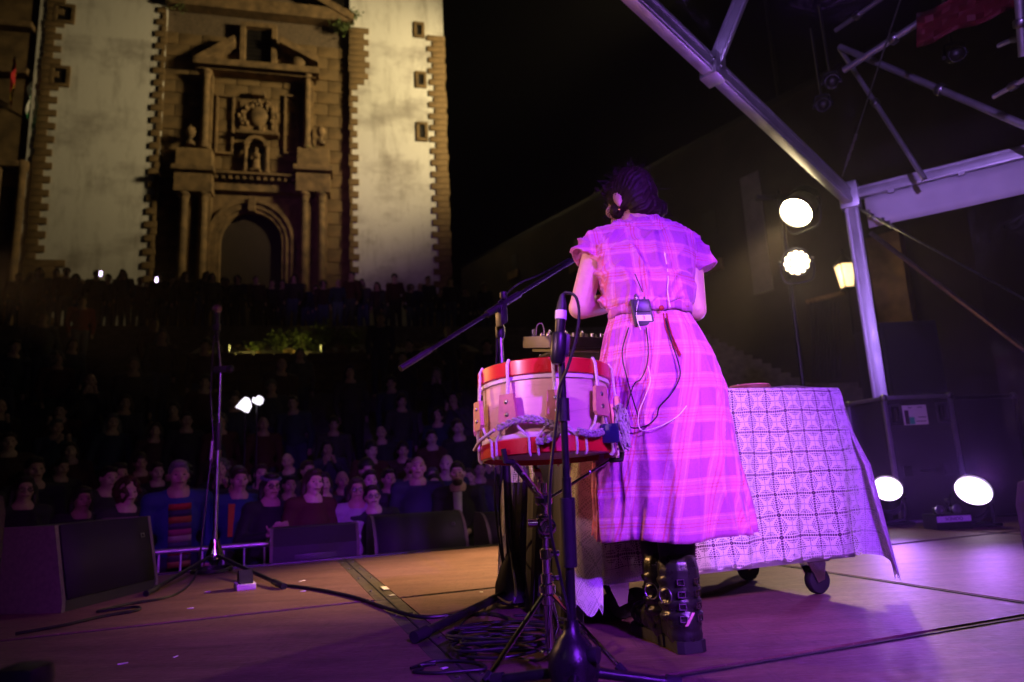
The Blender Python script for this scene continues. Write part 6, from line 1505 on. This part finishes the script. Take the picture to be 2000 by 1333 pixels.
FR = [(40, 932, 6.3, 'spectator with glasses and long dark hair in dark clothes behind the large stage monitor', dict(var='f_down', hair='long', glasses=True)),
      (76, 893, 7.3, 'tall spectator with a long face standing behind the one with glasses', dict(var='m_down', hair='short')),
      (152, 952, 6.3, 'spectator with dark bobbed hair in black behind the large stage monitor', dict(var='f_down', hair='bob')),
      (228, 938, 6.1, 'spectator with curly reddish hair and a round face in black', dict(var='f_down', hair='curly', hc=(.06, .012, .008), skin=(.66, .44, .36))),
      (356, 900, 6.05, 'grey haired man in an open blue jacket over a striped jumper', dict(var='m_down', hair='short', hc=(.16, .15, .15), top=(.022, .04, .17), leg=(.02, .02, .05))),
      (458, 915, 6.7, 'man in a blue jacket with an orange lining beside the lone stand', dict(var='m_down', hair='short', top=(.02, .045, .15), hc=(.05, .03, .02))),
      (521, 926, 6.1, 'spectator with glasses, headband and printed black shirt raising both hands', dict(var='f_chest', hair='bob', glasses=True, top=(.015, .015, .017))),
      (592, 918, 6.15, 'woman in a dark red jumper with hands folded before her', dict(var='f_rail', hair='bob', top=(.075, .012, .016), hc=(.05, .025, .015), skin=(.64, .43, .35))),
      (690, 934, 6.35, 'woman with glasses in a pale open cardigan and dark scarf', dict(var='f_down', hair='bob', glasses=True, top=(.42, .40, .42), scarf=(.04, .02, .02), hc=(.05, .03, .025))),
      (748, 946, 6.3, 'short man with glasses and dark jacket next to the pale cardigan', dict(var='m_down', hair='short', glasses=True, top=(.02, .02, .03))),
      (808, 888, 6.9, 'bald man in a dark blue jacket with clasped hands', dict(var='m_rail', hair='bald', top=(.03, .035, .07))),
      (897, 902, 7.0, 'bearded man in a black jacket open over a white shirt', dict(var='m_rail', hair='short', top=(.012, .012, .014))),
      (640, 922, 7.0, 'spectator with a pale forehead between the red jumper and the pale cardigan', dict(var='f_down', hair='bob')),
      (714, 918, 7.1, 'spectator with bare face just behind the pale cardigan', dict(var='m_down', hair='short')),
      (192, 912, 7.2, 'spectator with a low fringe behind the two in black', dict(var='m_down', hair='short')),
      (240, 905, 7.4, 'broad faced spectator peering over the curly haired one', dict(var='m_down', hair='short')),
      (770, 915, 7.6, 'spectator in the gap beside the bald man', dict(var='m_down', hair='short')),
      (850, 925, 7.2, 'spectator in the dark gap between the bald and the bearded man', dict(var='f_down', hair='long')),
      (5, 905, 6.8, 'spectator in black at the end of the front rows beside the amplifier', dict(var='m_down', hair='short'))]
for (u, v, y, lab, kw) in FR:
    p, h = foot(u, v, y); o = spectator(p, LOOK, lab, h=h, **kw)
    if 'striped jumper' in lab:                                             # jumper front in the open jacket
        stp = [(.35, .02, .02), (.03, .02, .06), (.30, .10, .02), (.05, .02, .08), (.25, .02, .10), (.28, .22, .18), (.04, .03, .08), (.33, .02, .02), (.05, .02, .05), (.3, .12, .06)]
        for k, c_ in enumerate(stp):
            z = 1.36 - k * .05; P = [[Vector((.085 * x, -.155 - .012 * (1 - x * x) + (.03 if k < 2 else 0) * (1 - k * .5) + .012 * max(0, k - 6) * 0, z - q * .049)) for x in (-1, -.5, 0, .5, 1)] for q in (0, 1)]
            me = MB().grid(P).mesh('jumper_stripe'); q = link('jumper_stripe', me, M['c_cloth'], o); q.color = (*c_, 1); q.modifiers.new('s', 'SOLIDIFY').thickness = .006
    if 'white shirt' in lab:
        P = [[Vector((.045 * x * (1 - .2 * q), -.158 + (.025 if q == 0 else 0), 1.40 - .36 * q)) for x in (-1, 0, 1)] for q in (0, .5, 1)]
        q = link('shirt_front', MB().grid(P).mesh('shirt_front'), M['c_cloth'], o); q.color = (.6, .6, .62, 1); q.modifiers.new('s', 'SOLIDIFY').thickness = .006
        q = link('beard', remesh(MB().ell((0, -.055, 1.497), (.056, .05, .045)), 'beard', .012, 2, .6), M['c_hair'], o); q.color = (.06, .04, .03, 1)
    if 'orange lining' in lab:
        for s2 in (1, -1): q = link('lining', MB().prism([(-.03, 0), (.03, 0), (.02, -.3), (-.02, -.3)], (1, 0, 0), (0, 0, 1), (0, -1, 0), (s2 * .09, -.14, 1.36), .012).mesh('lining'), M['c_cloth'], o); q.color = (.5, .10, .02, 1)
    if 'printed black' in lab:
        q = link('headband', MB().lathe([(.085, -.012), (.098, -.008), (.098, .008), (.085, .012)], (0, .004, 1.66), (0, -.3, 1), 20).mesh('headband'), M['c_cloth'], o); q.color = (.10, .10, .16, 1)
        for k in range(6): q = link('shirt_print', MB().box((-.07 + .028 * k, -.165, 1.12), (.018, .006, .032)).mesh('shirt_print'), M['c_cloth'], o); q.color = (.7, .7, .7, 1)
# rows behind, standing up the steps
crw = random.Random(31)
HK = ['short', 'short', 'bob', 'long', 'short', 'beanie', 'curly', 'bald']
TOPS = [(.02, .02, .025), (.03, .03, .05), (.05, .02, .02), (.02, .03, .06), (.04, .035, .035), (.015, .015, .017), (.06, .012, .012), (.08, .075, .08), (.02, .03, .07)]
TN = ['black', 'navy', 'dark red', 'dark blue', 'grey', 'jet black', 'red', 'pale grey', 'blue']; HN_ = dict(short='with short hair', bob='with bobbed hair', long='with long hair', beanie='in a knitted cap', curly='with curly hair', bald='with a bald head')
taken = [foot(u, v, y)[0] for (u, v, y, *_r) in FR]
cnt = 0
d_ = 8.3
while d_ < 15.3:
    s = -14.0 + crw.uniform(0, .5)
    while s < 6:
        p = fp(s, d_ + crw.uniform(-.2, .2)); z = ground_z(p); p.z = z
        u_ = 1000 + FPX * p.x / p.y
        sp_ = crw.uniform(.46, .95) if d_ < 11.5 else crw.uniform(.9, 2.3)
        if -30 < u_ < 965 and not (d_ > 13.2 and 395 < u_ < 730) and all((p - q).length > .42 for q in taken) and p.dot(E2) > 6.6 and cnt < 170:
            taken.append(p.copy()); k = crw.randrange(8); near = d_ < 12
            ti = crw.randrange(9); vr = crw.choice(['f_down', 'm_down', 'm_down', 'f_down', 'm_phone'])
            lab = 'spectator %s and %s top%s %s' % (HN_[HK[k]], TN[ti], ' raising hands' if vr == 'm_phone' else '', 'packed on the lower steps' if near else 'high on the lower steps')
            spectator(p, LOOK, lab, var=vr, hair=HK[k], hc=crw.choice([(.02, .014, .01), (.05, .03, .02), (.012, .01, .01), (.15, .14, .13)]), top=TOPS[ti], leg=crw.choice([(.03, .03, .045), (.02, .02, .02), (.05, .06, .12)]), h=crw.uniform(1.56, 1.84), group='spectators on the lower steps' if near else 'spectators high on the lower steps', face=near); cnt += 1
        s += sp_
    d_ += .56 if d_ < 12 else .8
# spectators on the landing and the terrace before the church
pr = at(140, 860, 15.2); pr.z = ground_z(pr); spectator(pr, LOOK, 'man in a red top and pale trousers standing apart on the steps', var='m_down', hair='short', top=(.22, .015, .01), leg=(.12, .12, .2), h=1.76, face=False)
for k in range(46):
    u_ = 20 + k * 20.5 + crw.uniform(-6, 6); y_ = 18.6 + crw.uniform(-.1, 1.0)
    q = ray(u_, 600); q.z = 0; t_ = (D2 + .25 + crw.uniform(0, 1.1)) / q.dot(FD); p = q * t_; p.z = Z2
    c_ = k % 8
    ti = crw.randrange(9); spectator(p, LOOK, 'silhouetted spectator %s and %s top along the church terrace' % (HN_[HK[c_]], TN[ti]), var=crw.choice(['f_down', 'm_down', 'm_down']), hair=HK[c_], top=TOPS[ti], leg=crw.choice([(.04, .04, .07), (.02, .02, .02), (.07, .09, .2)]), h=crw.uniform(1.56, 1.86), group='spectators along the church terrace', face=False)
# phones and lights in the crowd
def phone(u, v, y, lab):
    p = at(u, v, y); t = thing('phone', p, lab, 'phone'); X_ = Vector((1, .1, 0)).normalized()
    MB().box(p, (.075, .009, .15), X_, (0, 1, 0), EZ, .003).build('case', M['black_plastic'], t); MB().box(p - Vector((0, .006, 0)), (.066, .003, .138), X_, (0, 1, 0), EZ).build('screen', M['phone_light'], t)
def lantern(u, v, y, poly, lab):  # unidentified white light, modelled as a glowing solid on an added pole
    p = at(u, v, y); g_ = ground_z(Vector((p.x, p.y, 0))); t = thing('unknown_light', (p.x, p.y, g_), lab, 'lantern'); sc_ = y / FPX
    MB().prism([(a * sc_, b_ * sc_) for (a, b_) in poly], (1, 0, 0), (0, 0, 1), (0, 1, 0), p, .12).build('glow_shape', M['unknown_glow'], t, smooth=False)
    MB().tube([Vector((p.x, p.y + .06, g_)), Vector((p.x, p.y + .06, p.z))], .012, 6).build('pole', M['iron'], t)
phone(197, 535, 17.55, 'glowing phone held up in the line on the terrace before the dim tower'); phone(306, 547, 17.7, 'tiny glowing phone near the dark side of the portal')
lantern(476, 791, 8.2, [(-16, -4), (-6, 8), (2, 15), (6, 8), (8, -2), (2, -14), (-5, -9)], 'large kite shaped white light of unknown source in the dark crowd')
lantern(499, 782, 8.2, [(-7, -2), (-5, 6), (0, 4), (5, 9), (9, 3), (7, -5), (1, -8)], 'small white light of unknown source beside the kite shaped one')

# ================================================================== STAGE LIGHTS OUTSIDE THE PICTURE, ON STANDS
def lamp_on_stand(pos, tgt, label, power, col, ang, blend, size=.1):
    pos = Vector(pos); t = stage_lamp('stand_lamp', pos, tgt, label, power, col, ang, 'lamp_violet', r=.13, L=.3, blend=blend, size=size)
    d = (Vector(tgt) - pos).normalized(); q = pos - d * .14 + EZ * .22; s_ = q - Vector((d.x, d.y, 0)).normalized() * .25
    MB().tube([q, s_, Vector((s_.x, s_.y, .02))], .02, 8).build('stand_pole', M['black_metal'], t)
    for k in range(3): MB().tube([Vector((s_.x, s_.y, .5)), Vector((s_.x + .5 * math.cos(k * 2.094), s_.y + .5 * math.sin(k * 2.094), .015))], .014, 6).build('stand_leg', M['black_metal'], t)
lamp_on_stand((2.2, -1.3, 2.3), (.74, 2.5, .56), 'magenta stage lamp on a stand facing the back of the performer', 1200, (.82, .29, 1.0), 22, 1.0)
lamp_on_stand((1.5, -1.8, 2.7), (.9, 2.6, .3), 'deep violet wash lamp on a stand facing the table', 1500, (.24, .02, 1.0), 60, .9)
lamp_on_stand((.2, -2.0, 2.3), (3.2, 6.0, 3.3), 'lavender wash lamp on a stand facing the tent corner', 1250, (.45, .24, 1.0), 36, 1.0)
lamp_on_stand((-4.4, 4.7, 2.3), (.2, 2.5, .75), 'amber side lamp on a stand at the far stage corner', 800, (1.0, .50, .18), 20, .9)
lamp_on_stand((-2.3, -.3, 2.0), (.28, 2.3, 1.0), 'pink stage lamp on a stand facing the drum', 470, (1.0, .45, .85), 20, .9)
lamp_on_stand((1.0, -1.9, 3.2), (-2.4, 6.4, -.35), 'violet wash lamp on a tall stand facing the square', 420, (.66, .04, 1.0), 32, 1.0)
lamp_on_stand((-1.6, -2.0, 3.0), (-6.0, 25.5, 10.4), 'violet beam lamp on a stand aimed over the crowd at the church', 1700, (.62, .18, 1.0), 21, 1.0)
# ================================================================== STAGE HAZE
hz = MB().box((-5, 26, 12), (110, 78, 30)).build('haze', None, smooth=False); tag(hz, kind='stuff')
hmat = bpy.data.materials.new('stage_haze'); hmat.use_nodes = True; nt = hmat.node_tree; nt.nodes.remove(nt.nodes['Principled BSDF'])
pv = nt.nodes.new('ShaderNodeVolumePrincipled'); pv.inputs['Color'].default_value = (.9, .9, .9, 1); pv.inputs['Density'].default_value = .0013; pv.inputs['Anisotropy'].default_value = .72
nt.links.new(pv.outputs[0], nt.nodes['Material Output'].inputs['Volume']); hz.data.materials.append(hmat)
